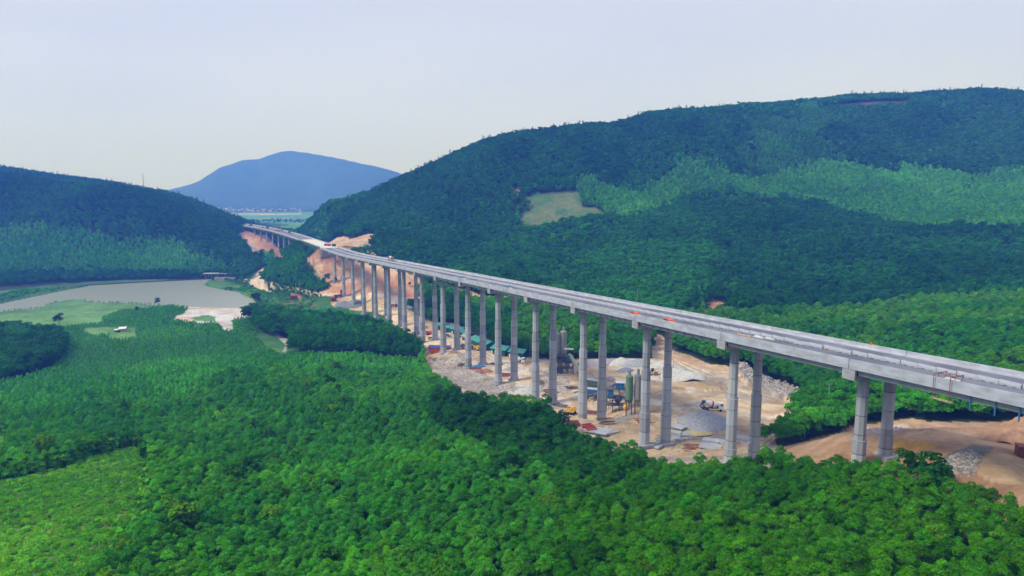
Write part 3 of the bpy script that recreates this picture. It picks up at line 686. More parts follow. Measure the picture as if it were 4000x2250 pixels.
# ---------------------------------------------------------------- trees
def crown_mesh(name, seed, kind):
    """leaf clumps spread over several lobes; acacia = tall narrow crown, broad = wide lumpy crown"""
    rg = np.random.default_rng(seed)
    lobes = []
    if kind == 'acacia':
        lobes.append((np.array([0, 0, 6.9]), np.array([.85, .85, .75])))
        for k in range(6):
            a = k*1.05+seed+rg.uniform(-.3, .3); rr = rg.uniform(.75, 1.1); lobes.append((np.array([math.cos(a)*rr, math.sin(a)*rr, rg.uniform(5.3, 6.5)]), np.array([.72, .72, .68])*rg.uniform(.85, 1.15)))
        for k in range(4):
            a = k*1.6+seed*2; lobes.append((np.array([math.cos(a)*.75, math.sin(a)*.75, rg.uniform(3.2, 4.6)]), np.array([.8, .8, .9])))
        per, sz = 96, .175
    elif kind == 'sapling':
        for k in range(8):
            a = k*2.4+seed; t_ = k/7; lobes.append((np.array([math.cos(a)*.62*(1-t_*.6), math.sin(a)*.62*(1-t_*.6), 1.3+t_*2.0]), np.array([.72, .72, .72])*(1-.25*t_)))
        per, sz = 34, .22
    elif kind == 'broad':
        for k in range(13):
            a = rg.random()*6.28; rr = rg.random()**.5*1.9; z = 4.6+rg.random()*3.4-(rr*.5)
            lobes.append((np.array([math.cos(a)*rr, math.sin(a)*rr, z]), np.array([1.3, 1.3, 1.1])*rg.uniform(.75, 1.15)))
        per, sz = 46, .36
    elif kind == 'spire':
        for k in range(8):
            t_ = k/7; lobes.append((np.array([rg.normal(0, .25), rg.normal(0, .25), 3+t_*7]), np.array([1.25, 1.25, 1.0])*(1-.5*t_)))
        per, sz = 44, .32
    else:  # shrub
        for k in range(5):
            a = k*1.3; lobes.append((np.array([math.cos(a)*.4, math.sin(a)*.4, .45+rg.random()*.3]), np.array([.5, .5, .42])))
        per, sz = 26, .2
    V = []; F = []
    for c, r in lobes:
        d = rg.normal(size=(per, 3)); d /= np.linalg.norm(d, axis=1)[:,None]
        d[:,2] = np.where(d[:,2] < -.35, -d[:,2], d[:,2])
        rad = rg.uniform(.72, 1.08, per)
        P = c+d*r*rad[:,None]
        nrm = d*.9+rg.normal(size=(per, 3))*.30+np.array([0, 0, .3]); nrm /= np.linalg.norm(nrm, axis=1)[:,None]
        u = np.cross(nrm, rg.normal(size=(per, 3))); u /= np.linalg.norm(u, axis=1)[:,None]; v = np.cross(nrm, u)
        s1 = sz*rg.uniform(.65, 1.3, per)[:,None]; s2 = s1*rg.uniform(.5, .9, per)[:,None]
        for i in range(per):
            b = len(V); V += [P[i]-u[i]*s1[i], P[i]-v[i]*s2[i]+nrm[i]*.06, P[i]+u[i]*s1[i], P[i]+v[i]*s2[i]+nrm[i]*.06]; F.append((b, b+1, b+2, b+3))
    me = bpy.data.meshes.new(name); me.from_pydata([tuple(map(float, p)) for p in V], [], F); me.update(); me.materials.append(M['leaf'])
    return me
def trunk_mesh(kind, seed):
    rg = random.Random(seed); mb = MB()
    h = {'sapling': 2.6, 'acacia': 6.5, 'broad': 6.0, 'spire': 9.0, 'shrub': .6}[kind]; r = {'sapling': .06, 'acacia': .11, 'broad': .2, 'spire': .15, 'shrub': .04}[kind]
    p = Vector((0, 0, -.4)); n = 5
    for i in range(n):
        q = Vector((rg.uniform(-.12, .12), rg.uniform(-.12, .12), -.4+(h+.4)*(i+1)/n)); mb.tube(p, q, r*(1-i/n*.75), r*(1-(i+1)/n*.75), n=6, cap=False); p = q
    for i in range(5):
        a = rg.uniform(0, 6.28); z = h*rg.uniform(.35, .8); L_ = 1.1 if kind != 'broad' else 2.0
        mb.tube((0, 0, z), (math.cos(a)*L_, math.sin(a)*L_, z+L_*.8), r*.4, r*.15, n=4, cap=False)
    me = bpy.data.meshes.new('trunk'); me.from_pydata(mb.v, [], mb.f); me.update(); me.materials.append(M['bark']); return me
PROTO = {}
for k_, sd_ in (('acacia', (1, 2, 3, 4)), ('broad', (11, 12, 13)), ('spire', (21, 22)), ('shrub', (31, 32)), ('sapling', (41, 42, 43))):
    PROTO[k_] = [(crown_mesh('crown', s, k_), trunk_mesh(k_, s)) for s in sd_]
# outlines of the stands, as areas of ground
ST = {}
ST['leftwood'] = area([(-300,820),(60,826),(150,828),(165,850),(160,878),(130,905),(60,925),(0,938),(-300,980)], 5)
ST['clump'] = area([(618,820),(640,800),(700,800),(850,812),(980,835),(1020,858),(1062,890),(1066,908),(1000,905),(900,893),(800,893),(725,893),(715,862),(640,845)], 0)
ST['clumptop'] = area([(615,800),(680,795),(760,810),(725,850),(700,860),(620,835)], 0)
ST['patch'] = area([(1022,775),(1080,745),(1160,765),(1270,800),(1300,800),(1290,870),(1240,858),(1165,812),(1095,797),(1030,785)], 0)
ST['knoll'] = area([(640,700),(655,672),(690,655),(730,640),(770,634),(790,640),(770,650),(770,672),(798,668),(808,680),(800,690),(818,712),(826,730),(790,738),(740,732),(680,722)], 0)
ST['darkleft'] = area([(-300,380),(0,405),(300,455),(400,478),(520,510),(600,560),(640,600),(660,650),(640,690),(560,640),(480,590),(420,580),(350,590),(240,565),(160,550),(0,552),(-300,552)], 8)
ST['farridge'] = np.array([(-1300,1220),(-800,1215),(-560,1180),(-440,1150),(-440,1600),(-1300,1600)])
ST['stripleft'] = area([(-300,688),(0,690),(200,688),(420,690),(600,688),(640,700),(560,705),(350,706),(150,712),(0,722),(-300,735)], 0)
ST['dark1'] = area([(690,575),(850,510),(1000,450),(1250,335),(1450,300),(1700,265),(1880,290),(1895,415),(1700,418),(1480,428),(1462,472),(1440,480),(1337,489),(1320,500),(1336,532),(1308,535),(1300,585),(1430,580),(1430,720),(1300,720),(950,650),(930,600)], 8)
ST['light'] = area([(1460,480),(1485,435),(1880,420),(2080,398),(2300,400),(2900,410),(2900,555),(2576,555),(2350,568),(2180,535),(2080,505),(1900,500),(1700,505),(1600,525),(1550,545),(1500,520),(1470,515)], 8)
ST['upmid'] = area([(1880,290),(2080,250),(2120,270),(2090,330),(2120,390),(1890,418)], 8)
ST['up'] = area([(2080,240),(2900,230),(2900,410),(2300,400),(2100,395),(2090,330),(2120,270)], 8)
ST['front'] = area([(1850,560),(1940,505),(2080,508),(2180,538),(2350,572),(2576,558),(2900,558),(2900,710),(2576,728),(2300,740),(2060,770),(1860,775),(1770,770),(1760,720),(1800,650)], 8)
ST['mid'] = area([(1430,585),(1535,548),(1600,525),(1700,507),(1850,505),(1940,508),(1850,560),(1800,650),(1760,720),(1765,780),(1600,770),(1420,725)], 8)
ST['rplant'] = area([(1700,860),(1850,785),(2060,772),(2300,742),(2900,710),(2900,1080),(2576,1060),(2300,1060),(2050,1000),(1900,960),(1760,905)], 0)
ST['rwood'] = area([(1990,1045),(2010,1020),(2100,1005),(2300,1010),(2576,1040),(2576,1070),(2400,1075),(2290,1056),(2180,1070),(2120,1100),(2050,1110),(1990,1085)], 0)
ST['gully'] = area([(1085,1000),(1180,1000),(1400,1040),(1430,1075),(1430,1110),(1330,1120),(1230,1120),(1150,1085),(1090,1050)], 6)
ST['grove'] = area([(1430,1085),(1500,1110),(1600,1160),(1630,1210),(1560,1270),(1440,1240),(1340,1190),(1235,1240),(1225,1150),(1330,1122),(1430,1112)], 0)
ST['darkedge'] = area([(2230,1125),(2330,1130),(2380,1180),(2370,1210),(2300,1200),(2240,1160)], 5)
ST['bushes'] = area([(560,706),(640,706),(720,728),(800,745),(815,752),(760,750),(700,742),(620,722)], 0)
NOTREE = ['lake', 'sand', 'meadow', 'camp', 'track', 'abut', 'bench', 'road', 'mound', 'pad', 'right', 'rightfront', 'campfront', 'stream', 'foot', 'farbank', 'rightbank', 'clear', 'clear2', 'redcut', 'hillcut', 'hillcut2', 'summit', 'hutfield', 'hutclear', 'bank2']
def grid(x0, x1, y0, y1, sp):
    nx = int((x1-x0)/sp); ny = int((y1-y0)/sp)
    X, Y = np.meshgrid(np.arange(nx)*sp+x0, np.arange(ny)*sp+y0)
    X = X+(np.arange(ny)%2)[:,None]*sp*.5
    X = X.ravel()+rng.uniform(-.33, .33, X.size)*sp; Y = Y.ravel()+rng.uniform(-.33, .33, X.size)*sp
    return X, Y
def in_view(X, Y, m=.06):
    px = X/np.maximum(Y, 1)
    return (Y > 30)&(np.abs(px) < .722*1.02+m+40/np.maximum(Y, 40))
sets = []   # rows: x, y, z, scale, rot, kind index, r g b
KI = {'acacia': 0, 'broad': 1, 'spire': 2, 'shrub': 3, 'sapling': 4}
def plant(X, Y, kind, scale, col, var=.16, svar=.18, colb=None, patchy=60.):
    if len(X) == 0: return
    Z = gz(X, Y)
    c = np.tile(np.array(col), (len(X), 1))
    if colb is not None:
        t = smooth(-.12, .12, fbm(X, Y, patchy, 3))[:,None]; c = c*(1-t)+np.array(colb)*t
    v = 1+rng.normal(0, var*1.25, len(X))[:,None]; c = c*np.clip(v, .5, 1.6)
    c[:,0] *= 1+rng.normal(0, .12, len(X))
    big = fbm(X+300, Y+700, 90, 2)[:,None]*.5+1.05; c = c*np.array([.86, 1.85, .62])*big
    s = scale*(1+rng.normal(0, svar, len(X))); s = np.clip(s, scale*.5, scale*1.5)
    sets.append(np.c_[X, Y, Z, s, rng.uniform(0, 6.28, len(X)), np.full(len(X), KI[kind]), np.clip(c, .002, 1)])
def mask_all(names, X, Y, src):
    m = np.zeros(len(X), bool)
    for n in names: m |= inside(src[n], X, Y)
    return m
def corridor(X, Y):
    bad = np.zeros(len(X), bool)
    for s in np.arange(-5, 30.2, .1):
        c = dk(s, 9); rad = 10.5 if s < 15.5 else (22 if s < 20 else 16)
        if 3 < s < 15.5 or s >= 15.5: bad |= np.hypot(X-c.x, Y-c.y) < rad
    return bad
def stand_grid(X, Y):
    no = mask_all(NOTREE, X, Y, AR) | corridor(X, Y) | ~in_view(X, Y)
    return ~no
# 1. plantation near the viewer (about 2.4 m apart)
X, Y = grid(-560, 330, 62, 760, 2.1)
ok = stand_grid(X, Y) & ~mask_all(['clump', 'clumptop', 'patch', 'leftwood', 'gully', 'grove', 'rwood', 'darkedge', 'rplant', 'knoll'], X, Y, ST)
r_ = np.hypot(X, Y); px_ = X/np.maximum(Y, 1)
left_ok = ok & ((px_ < .08) | (r_ < 300)) & (r_ < 790)
# the open floor beyond the yard on the right belongs to other stands
vx = 1288+px_*1784
lf = left_ok & (r_ < np.where(vx > 1250, 262, np.where(vx > 640, 640, 790))) & (vx < 3100)
young = smooth(290, 420, r_+fbm(X, Y, 60, 3)*120)*(vx < 1050)
mY = lf & (young > .5); mA = lf & ~mY
keep = rng.random(len(X)) > .06
GREEN = (.048, .125, .020); GREEN2 = (.070, .150, .022)
mR = mA & (vx > 1400) & keep; mL = mA & (vx <= 1400) & keep
plant(X[mR], Y[mR], 'acacia', .79, (.040, .098, .010), colb=(.070, .138, .012), patchy=30, svar=.13)
odd = rng.random(len(X)) < .012
plant(X[mL & ~odd], Y[mL & ~odd], 'acacia', .78, (.060, .150, .034), colb=(.100, .200, .026), patchy=38, svar=.13)
plant(X[mL & odd], Y[mL & odd], 'broad', .85, (.030, .075, .012), colb=(.09, .13, .012), patchy=5)
sml = smooth(360, 470, r_[mY])
plant(X[mY], Y[mY], 'sapling', 1.0-.5*sml, (.072, .185, .038), colb=(.105, .230, .048), patchy=50)
# 2. other stands
def stand_fill(name, sp, kind, scale, col, colb=None, drop=0, box=None, **k):
    a = ST[name]; X, Y = grid(a[:,0].min(), a[:,0].max(), a[:,1].min(), a[:,1].max(), sp)
    m = inside(a, X, Y) & stand_grid(X, Y) & (rng.random(len(X)) > drop)
    plant(X[m], Y[m], kind, scale, col, colb=colb, **k)
DK = (.022, .062, .018); DK2 = (.030, .085, .022)
stand_fill('leftwood', 3.3, 'broad', 1.05, DK, DK2)
stand_fill('clump', 2.8, 'acacia', 1.12, (.028, .085, .018), (.045, .130, .022))
stand_fill('clumptop', 3.2, 'broad', 1.15, DK, DK2)
stand_fill('patch', 2.9, 'acacia', .9, (.045, .135, .020), (.030, .090, .020))
stand_fill('gully', 2.5, 'acacia', 1.15, (.022, .062, .012), (.036, .090, .014))
stand_fill('grove', 2.3, 'acacia', .95, (.030, .080, .014), (.046, .115, .018))
stand_fill('darkedge', 2.8, 'broad', .95, DK, DK2)
stand_fill('rwood', 3.0, 'broad', .80, (.030, .085, .015), (.060, .140, .018))
stand_fill('knoll', 3.0, 'broad', .62, (.030, .090, .022), (.045, .125, .028))
stand_fill('bushes', 3.2, 'broad', .45, (.030, .085, .020), drop=.3)
X, Y = grid(-330, -170, 640, 930, 2.8); d_, s_, z_ = axis_near(X, Y)
m = (d_ > 14.5)&(d_ < 60)&(s_ > 16.3)&(s_ < 21.5)&(X < -195)&(dk(0,0).x*0+1 > 0)
hh = np.array([ax(q)[3] for q in s_[m]]); 
side = (np.cos(hh)*(X[m]-np.array([dk(q, 9).x for q in s_[m]]))-np.sin(hh)*(Y[m]-np.array([dk(q, 9).y for q in s_[m]]))) < 0
xm, ym = X[m][side], Y[m][side]; k_ = ~mask_all(['abut', 'road', 'mound'], xm, ym, AR)
plant(xm[k_], ym[k_], 'broad', .55, (.024, .070, .018), colb=(.035, .10, .022))
# right-hand plantation and the woods behind the yard
X, Y = grid(-60, 620, 150, 560, 2.75)
vx = 1288+X/np.maximum(Y, 1)*1784; r_ = np.hypot(X, Y)
others = mask_all([n for n in ST if n not in ('rplant', 'mid')], X, Y, ST)
m = stand_grid(X, Y) & ~others & (vx > 1250) & ~((r_ < 262) & (vx < 2620) & ~inside(ST['rplant'], X, Y)) & (rng.random(len(X)) > .03)
m &= ~inside(ST['mid'], X, Y)
plant(X[m], Y[m], 'acacia', 1.0, (.045, .120, .014), colb=(.090, .150, .014), patchy=35)
# hills
def wob(X, Y):
    k = np.where(X < -250, .35, 1.0); return X+k*fbm(X, Y, 70, 4)*80+rng.normal(0, 3.5, len(X)), Y+k*fbm(X+900, Y, 70, 4)*120+rng.normal(0, 6, len(X))
def hill(names, x0, x1, y0, y1, sp, kind, scale, col, colb, avoid=(), **k):
    X, Y = grid(x0, x1, y0, y1, sp); U, V_ = wob(X, Y); m = mask_all(names, U, V_, ST)
    for a in avoid: m &= ~inside(ST[a], U, V_)
    m &= stand_grid(X, Y); plant(X[m], Y[m], kind, scale, col, colb=colb, **k)
hill(['upmid'], -60, 1000, 620, 1340, 3.4, 'sapling', 1.6, (.075, .150, .056), (.050, .110, .040), var=.14, svar=.25)
hill(['light'], -60, 1000, 620, 1340, 3.0, 'sapling', 1.5, (.125, .225, .070), (.085, .175, .050), var=.14, svar=.25)
hill(['mid'], 0, 400, 430, 900, 3.3, 'broad', .8, (.040, .110, .025), (.028, .080, .022), avoid=('light', 'dark1', 'front'))
for kd, sp, scl in (('broad', 4.3, 1.0), ('spire', 14, 1.05)):
    hill(['dark1'], -420, 420, 560, 1230, sp, kd, scl, (.020, .064, .020), (.032, .090, .026))
    hill(['front'], 100, 620, 440, 960, sp, kd, scl, (.018, .058, .018), (.028, .080, .022), avoid=('light',))
    hill(['up'], 380, 1000, 800, 1330, sp, kd, scl, (.024, .068, .028), (.042, .098, .038), avoid=('light', 'upmid'))
    hill(['darkleft', 'farridge'], -1250, -280, 780, 1560, sp, kd, scl, (.020, .062, .022), (.032, .088, .026))
hill(['stripleft'], -680, -280, 720, 900, 4.0, 'broad', .9, (.020, .060, .020), (.030, .085, .024))
# everything on the left and right hills not covered so far
X, Y = grid(-1250, -250, 740, 1560, 3.4)
U, V_ = wob(X, Y)
m = stand_grid(X, Y) & ~mask_all(['darkleft', 'stripleft', 'farridge'], U, V_, ST) & ~inside(ST['knoll'], X, Y) & (gz(X, Y) > -102) & (np.hypot(X, Y) < 1760)
plant(X[m], Y[m], 'sapling', 1.5, (.065, .160, .045), colb=(.105, .205, .052), patchy=90)
X, Y = grid(-480, 1000, 440, 1330, 4.6)
U, V_ = wob(X, Y)
m = stand_grid(X, Y) & ~mask_all(['dark1', 'front', 'up', 'light', 'upmid', 'mid'], U, V_, ST) & ~mask_all(['knoll', 'patch', 'rplant'], X, Y, ST) & ((X/np.maximum(Y, 1)) > -.34+0*X) & (gz(X, Y) > -92) & (Y > 560)
plant(X[m], Y[m], 'broad', 1.05, (.030, .085, .024), colb=(.044, .115, .028))
X, Y = grid(0, 620, 440, 620, 3.4)
m = stand_grid(X, Y) & ~mask_all(['dark1', 'front', 'mid', 'rplant'], X, Y, ST) & (Y > 560-0*X) & (gz(X, Y) <= -84)
plant(X[m], Y[m], 'acacia', 1.1, (.040, .105, .022), colb=(.060, .130, .022))
# shrubs in the clearings and on the banks
X, Y = grid(-230, -60, 70, 300, 1.05)
m = (inside(AR['clear'], X, Y) | inside(AR['clear2'], X, Y)) & in_view(X, Y) & (rng.random(len(X)) < .75)
shr = len(sets)
plant(X[m], Y[m], 'shrub', .72, (.13, .215, .022), colb=(.20, .265, .036), patchy=18, var=.12, svar=.35)
X, Y = grid(-230, -40, 70, 330, 1.7)
c_ = inside(AR['clear'], X, Y) | inside(AR['clear2'], X, Y)
e_ = np.zeros(len(X), bool)
for dx, dy in ((0,-6),(0,-3),(-5,0),(-3,-3),(5,0),(0,5)): e_ |= inside(AR['clear'], X+dx, Y+dy) | inside(AR['clear2'], X+dx, Y+dy)
m = e_ & ~c_ & in_view(X, Y)
plant(X[m], Y[m], 'shrub', 3.0, (.045, .100, .018), colb=(.085, .150, .022), patchy=8, svar=.4)
X, Y = grid(-520, -180, 380, 760, 2.2)
m = mask_all(['meadow2', 'rightbank', 'bank2', 'farbank', 'sandgreen'], X, Y, AR) & in_view(X, Y) & (rng.random(len(X)) < .4) & ~inside(AR['sand'], X, Y) & ~inside(AR['lake'], X, Y)
plant(X[m], Y[m], 'shrub', 1.3, (.050, .130, .025), colb=(.080, .170, .035), svar=.4)
X, Y = grid(-80, 200, 600, 800, 2.6)
m = inside(AR['hillcut'], X, Y) & (rng.random(len(X)) < .8)
plant(X[m], Y[m], 'shrub', 2.4, (.060, .125, .045), svar=.35)
X, Y = grid(-30, 140, 430, 620, 3.0)
m = inside(AR['camp'], X, Y) & (fbm(X, Y, 12) > .1)
T = np.vstack(sets[:shr]); SH = np.vstack(sets[shr:])
print('trees', len(T), 'shrubs', len(SH))
# ---- the 300 that show largest are trees of their own
dist = np.sqrt(T[:,0]**2+T[:,1]**2+(T[:,2]+5)**2)
fwd = T[:,1]*CP-(T[:,2]+5)*SP; up = T[:,1]*SP+(T[:,2]+5)*CP
sx = 1288+2770*K*T[:,0]/fwd; sy = 724.5-2770*K*up/fwd
vis = (sx > -10)&(sx < 2586)&(sy < 1470)&(sy > 0)
size = np.where(vis, T[:,3]*np.where(T[:,5] == 1, 2.2, 1.35)/dist, 0)
order = np.argsort(-size); near = order[:300]
def place_tree(row, label, group, kind=None, name=None):
    k = kind or list(KI)[int(row[5])]; pr = random.choice(PROTO[k])
    nm = name or {'acacia': 'acacia_tree', 'broad': 'broadleaf_tree', 'spire': 'pine_tree', 'shrub': 'shrub', 'sapling': 'young_tree'}[k]
    e = empty(nm, (row[0], row[1], row[2]), row[4]); e.scale = (row[3],)*3; tag(e, label, 'tree' if k != 'shrub' else 'bush', group)
    c = bpy.data.objects.new('crown', pr[0]); COL.objects.link(c); c.parent = e; c['tint'] = [float(v) for v in row[6:9]]
    t_ = bpy.data.objects.new('trunk', pr[1]); COL.objects.link(t_); t_.parent = e
    return e
for i in near: place_tree(T[i], 'young green plantation tree in the dense stand along the bottom edge of the picture', 'nearest trees of the foreground plantation')
for (x, y, Y_, sc_, k, lb) in [(397,768,None,1.0,'broad','single dark round tree alone on the lake shore left of the pale sand'),(345,785,None,.6,'broad','small dark bush alone at the corner of the pale meadow'),
      (150,823,None,1.35,'broad','tall dark tree standing above the right end of the left wood'),(770,640,None,1.2,'broad','dark thin-crowned tree sticking up beside the white embankment road'),
      (1015,462,None,1.1,'broad','dark tree on the skyline'),(645,765,None,1.6,'broad','large dark tree at the right end of the lake, top left of the tree clump')]:
    if x == 1015: continue
    p = stand(x, y); place_tree(np.r_[p.x, p.y, p.z, sc_, random.random()*6, 1, .020, .060, .018], lb, None, k)
for (x, y) in [(845,712),(862,706),(1030,722),(1046,715),(1062,735),(1090,750),(800,741),(785,742)]:
    p = stand(x, y); place_tree(np.r_[p.x, p.y, p.z, .62, random.random()*6, 1, .026, .070, .020], 'small dark tree growing by itself on the orange cut slope under the viaduct' if x < 1080 else 'small tree on the haul road bank', 'small trees on the bare slope', 'broad')
rest = np.delete(T, near, 0)
def scatter(name, rows, groups, kind_label):
    """rows of plants as points; every point carries a crown"""
    me = bpy.data.meshes.new(name); me.vertices.add(len(rows)); me.vertices.foreach_set('co', rows[:,:3].astype(np.float32).ravel())
    def attr(n, typ, dat, key='value'):
        a = me.attributes.new(n, typ, 'POINT'); a.data.foreach_set(key, dat.ravel())
    attr('scl', 'FLOAT', rows[:,3].astype(np.float32)); attr('rot', 'FLOAT', rows[:,4].astype(np.float32))
    off = np.cumsum([0]+[len(g) for g in groups]); idx = np.zeros(len(rows), np.int32)
    for k, g_ in enumerate(groups):
        m = rows[:,5] == k
        if len(g_): idx[m] = off[k]+rng.integers(0, len(g_), m.sum())
    attr('pick', 'INT', idx)
    attr('tint', 'FLOAT_COLOR', np.c_[rows[:,6:9], np.ones(len(rows))].astype(np.float32), 'color')
    me.materials.append(M['leaf'])
    o = bpy.data.objects.new(name, me); COL.objects.link(o); tag(o, *kind_label, kind='stuff')
    ng = bpy.data.node_groups.new(name, 'GeometryNodeTree')
    ng.interface.new_socket('Geometry', in_out='INPUT', socket_type='NodeSocketGeometry'); ng.interface.new_socket('Geometry', in_out='OUTPUT', socket_type='NodeSocketGeometry')
    gi = N(ng, 'NodeGroupInput'); go = N(ng, 'NodeGroupOutput'); L = ng.links.new
    jn = N(ng, 'GeometryNodeJoinGeometry')
    flat = [x for g_ in groups for x in g_]
    # join keeps the last-linked first, so link in reverse
    for ob in flat[::-1]:
        oi = N(ng, 'GeometryNodeObjectInfo'); oi.inputs['Object'].default_value = ob; oi.inputs['As Instance'].default_value = True; oi.transform_space = 'ORIGINAL'
        L(oi.outputs['Geometry'], jn.inputs[0])
    ip = N(ng, 'GeometryNodeInstanceOnPoints'); ip.inputs['Pick Instance'].default_value = True
    def na_(n, typ):
        a = N(ng, 'GeometryNodeInputNamedAttribute', data_type=typ); a.inputs[0].default_value = n; return a.outputs[0]
    L(gi.outputs[0], ip.inputs['Points']); L(jn.outputs[0], ip.inputs['Instance']); L(na_('pick', 'INT'), ip.inputs['Instance Index'])
    cx = N(ng, 'ShaderNodeCombineXYZ'); L(na_('rot', 'FLOAT'), cx.inputs[2]); L(cx.outputs[0], ip.inputs['Rotation']); L(na_('scl', 'FLOAT'), ip.inputs['Scale'])
    L(ip.outputs[0], go.inputs[0])
    md = o.modifiers.new('scatter', 'NODES'); md.node_group = ng
    return o
# crowns of real trees of the scene serve as the patterns
def pattern(kind):
    out = []
    for cm, tm in PROTO[kind]:
        c = next((o for o in COL.objects if o.type == 'MESH' and o.data == cm), None)
        if c is None:     # a kind that stands nowhere near: set one tree of it among the others
            j = np.argmax(rest[:,5] == KI[kind]) if (rest[:,5] == KI[kind]).any() else None
            row = (rest[j] if j is not None else SH[len(SH)//2]).copy()
            e = empty({'acacia': 'acacia_tree', 'broad': 'broadleaf_tree', 'spire': 'pine_tree', 'shrub': 'shrub', 'sapling': 'young_tree'}[kind], tuple(row[:3]), row[4]); e.scale = (row[3],)*3
            tag(e, {'acacia': 'young acacia standing in the plantation', 'broad': 'round dark broadleaf tree standing in the hillside wood', 'spire': 'narrow dark pine standing in the hillside wood', 'shrub': 'low bright green shrub in the brush clearing', 'sapling': 'small young tree in the low plantation on the valley floor'}[kind], 'bush' if kind == 'shrub' else 'tree', 'odd '+kind+' plants within their stands')
            c = bpy.data.objects.new('crown', cm); COL.objects.link(c); c.parent = e; c['tint'] = [float(v) for v in row[6:9]]
            t_ = bpy.data.objects.new('trunk', tm); COL.objects.link(t_); t_.parent = e
        out.append(c)
    return out
pats = [pattern('acacia'), pattern('broad'), pattern('spire'), [], pattern('sapling')]
scatter('forest', rest, pats, ('green plantation and hillside forest covering the valley sides', 'forest'))
scatter('undergrowth', SH, [[], [], [], pattern('shrub')], ('low bright shrubs and brush in the clearings and on the banks', 'undergrowth'))
# ---------------------------------------------------------------- things
HD = R(90)+.44          # direction of the viaduct seen from above
def mixer_truck(loc, rz, label, drum, band=None, cabm=None, chs=None):
    e = empty('mixer_truck', loc, rz, label, 'truck')
    mb = MB(); mb.box((0, 0, 1.02), (8.2, .9, .32)); mb.box((-2.6, 0, 1.35), (.5, 1.6, .9)); mb.box((2.0, 0, 1.6), (.5, 2.0, 1.1)); mb.build('chassis', chs or M['steel'], e)
    c = MB(); c.box((3.35, 0, 1.35), (1.9, 2.4, 1.3)); c.prism([(2.4, 2.0), (4.3, 2.0), (4.05, 3.2), (2.4, 3.25)], -1.2, 1.2); cb = c.build('cab', cabm or M['white'], e)
    g_ = MB(); g_.prism([(4.12, 2.15), (4.34, 2.15), (4.13, 3.05), (3.95, 3.05)], -1.05, 1.05); g_.box((3.5, 1.2, 2.55), (.8, .06, .7)); g_.box((3.5, -1.2, 2.55), (.8, .06, .7)); g_.build('windscreen', M['glass'], cb)
    d = MB(); ax_ = Vector((-1, 0, .26)).normalized(); p0 = Vector((2.0, 0, 1.95))
    d.lathe(p0, ax_, [(0, .6), (.5, 1.0), (1.6, 1.28), (2.9, 1.22), (4.2, .82), (4.9, .55)], 16); dr = d.build('drum', drum, e, True)
    if band:
        b = MB(); b.lathe(p0, ax_, [(1.55, 1.285), (1.6, 1.31), (2.15, 1.29), (2.2, 1.26)], 16); b.build('stripe', band, dr, True)
    h = MB(); h.box((-3.0, 0, 3.35), (.9, 1.1, .8), top=1.5); h.tube((-3.4, 0, 3.0), (-4.3, 0, 1.5), .28, .22, 6); h.box((-3.2, .7, 2.2), (.15, .15, 2.2)); h.box((-3.2, -.7, 2.2), (.15, .15, 2.2)); h.build('chute', M['steel'], e)
    for x in (3.1, -1.6, -2.9):
        for y in (-1.05, 1.05):
            w_ = MB(); w_.tube((x, y-.17, .5), (x, y+.17, .5), .5, n=12); w_.build('wheel', M['tyre'], e)
    return e
def dump_truck(loc, rz, label, body, cabm):
    e = empty('dump_truck', loc, rz, label, 'truck')
    mb = MB(); mb.box((0, 0, .95), (7.4, .9, .3)); mb.build('chassis', M['steel'], e)
    b = MB(); b.box((-1.2, 0, 1.18), (4.9, 2.3, .12)); b.box((-1.2, 1.17, 1.85), (5.0, .1, 1.25)); b.box((-1.2, -1.17, 1.85), (5.0, .1, 1.25)); b.box((1.25, 0, 1.95), (.1, 2.24, 1.45)); b.box((-3.65, 0, 1.8), (.1, 2.24, 1.1))
    for i in range(5): b.box((-3.2+i*1.0, 1.26, 1.8), (.1, .08, 1.1)); b.box((-3.2+i*1.0, -1.26, 1.8), (.1, .08, 1.1))
    b.build('tipper_body', body, e)
    c = MB(); c.box((2.6, 0, 1.25), (1.9, 2.3, 1.1)); c.prism([(1.65, 1.8), (3.55, 1.8), (3.3, 2.8), (1.65, 2.85)], -1.15, 1.15); cb = c.build('cab', cabm, e)
    g_ = MB(); g_.prism([(3.4, 1.9), (3.58, 1.9), (3.38, 2.65), (3.22, 2.65)], -1.0, 1.0); g_.box((2.7, 1.15, 2.25), (.8, .06, .6)); g_.box((2.7, -1.15, 2.25), (.8, .06, .6)); g_.build('windscreen', M['glass'], cb)
    for x in (2.6, -1.5, -2.7):
        for y in (-1.0, 1.0):
            w_ = MB(); w_.tube((x, y-.17, .48), (x, y+.17, .48), .48, n=12); w_.build('wheel', M['tyre'], e)
    return e
def car(loc, rz, label, m):
    e = empty('car', loc, rz, label, 'car')
    b = MB(); b.prism([(-2.2, .35), (2.2, .35), (2.25, .8), (1.3, .95), (-2.2, 1.0)], -.88, .88); b.build('body', m, e)
    g_ = MB(); g_.prism([(-1.9, 1.0), (1.2, .96), (.5, 1.5), (-1.5, 1.52)], -.78, .78); g_.build('cabin', M['glass'], e)
    for x in (-1.35, 1.4):
        for y in (-.85, .85):
            w_ = MB(); w_.tube((x, y-.1, .33), (x, y+.1, .33), .33, n=10); w_.build('wheel', M['tyre'], e)
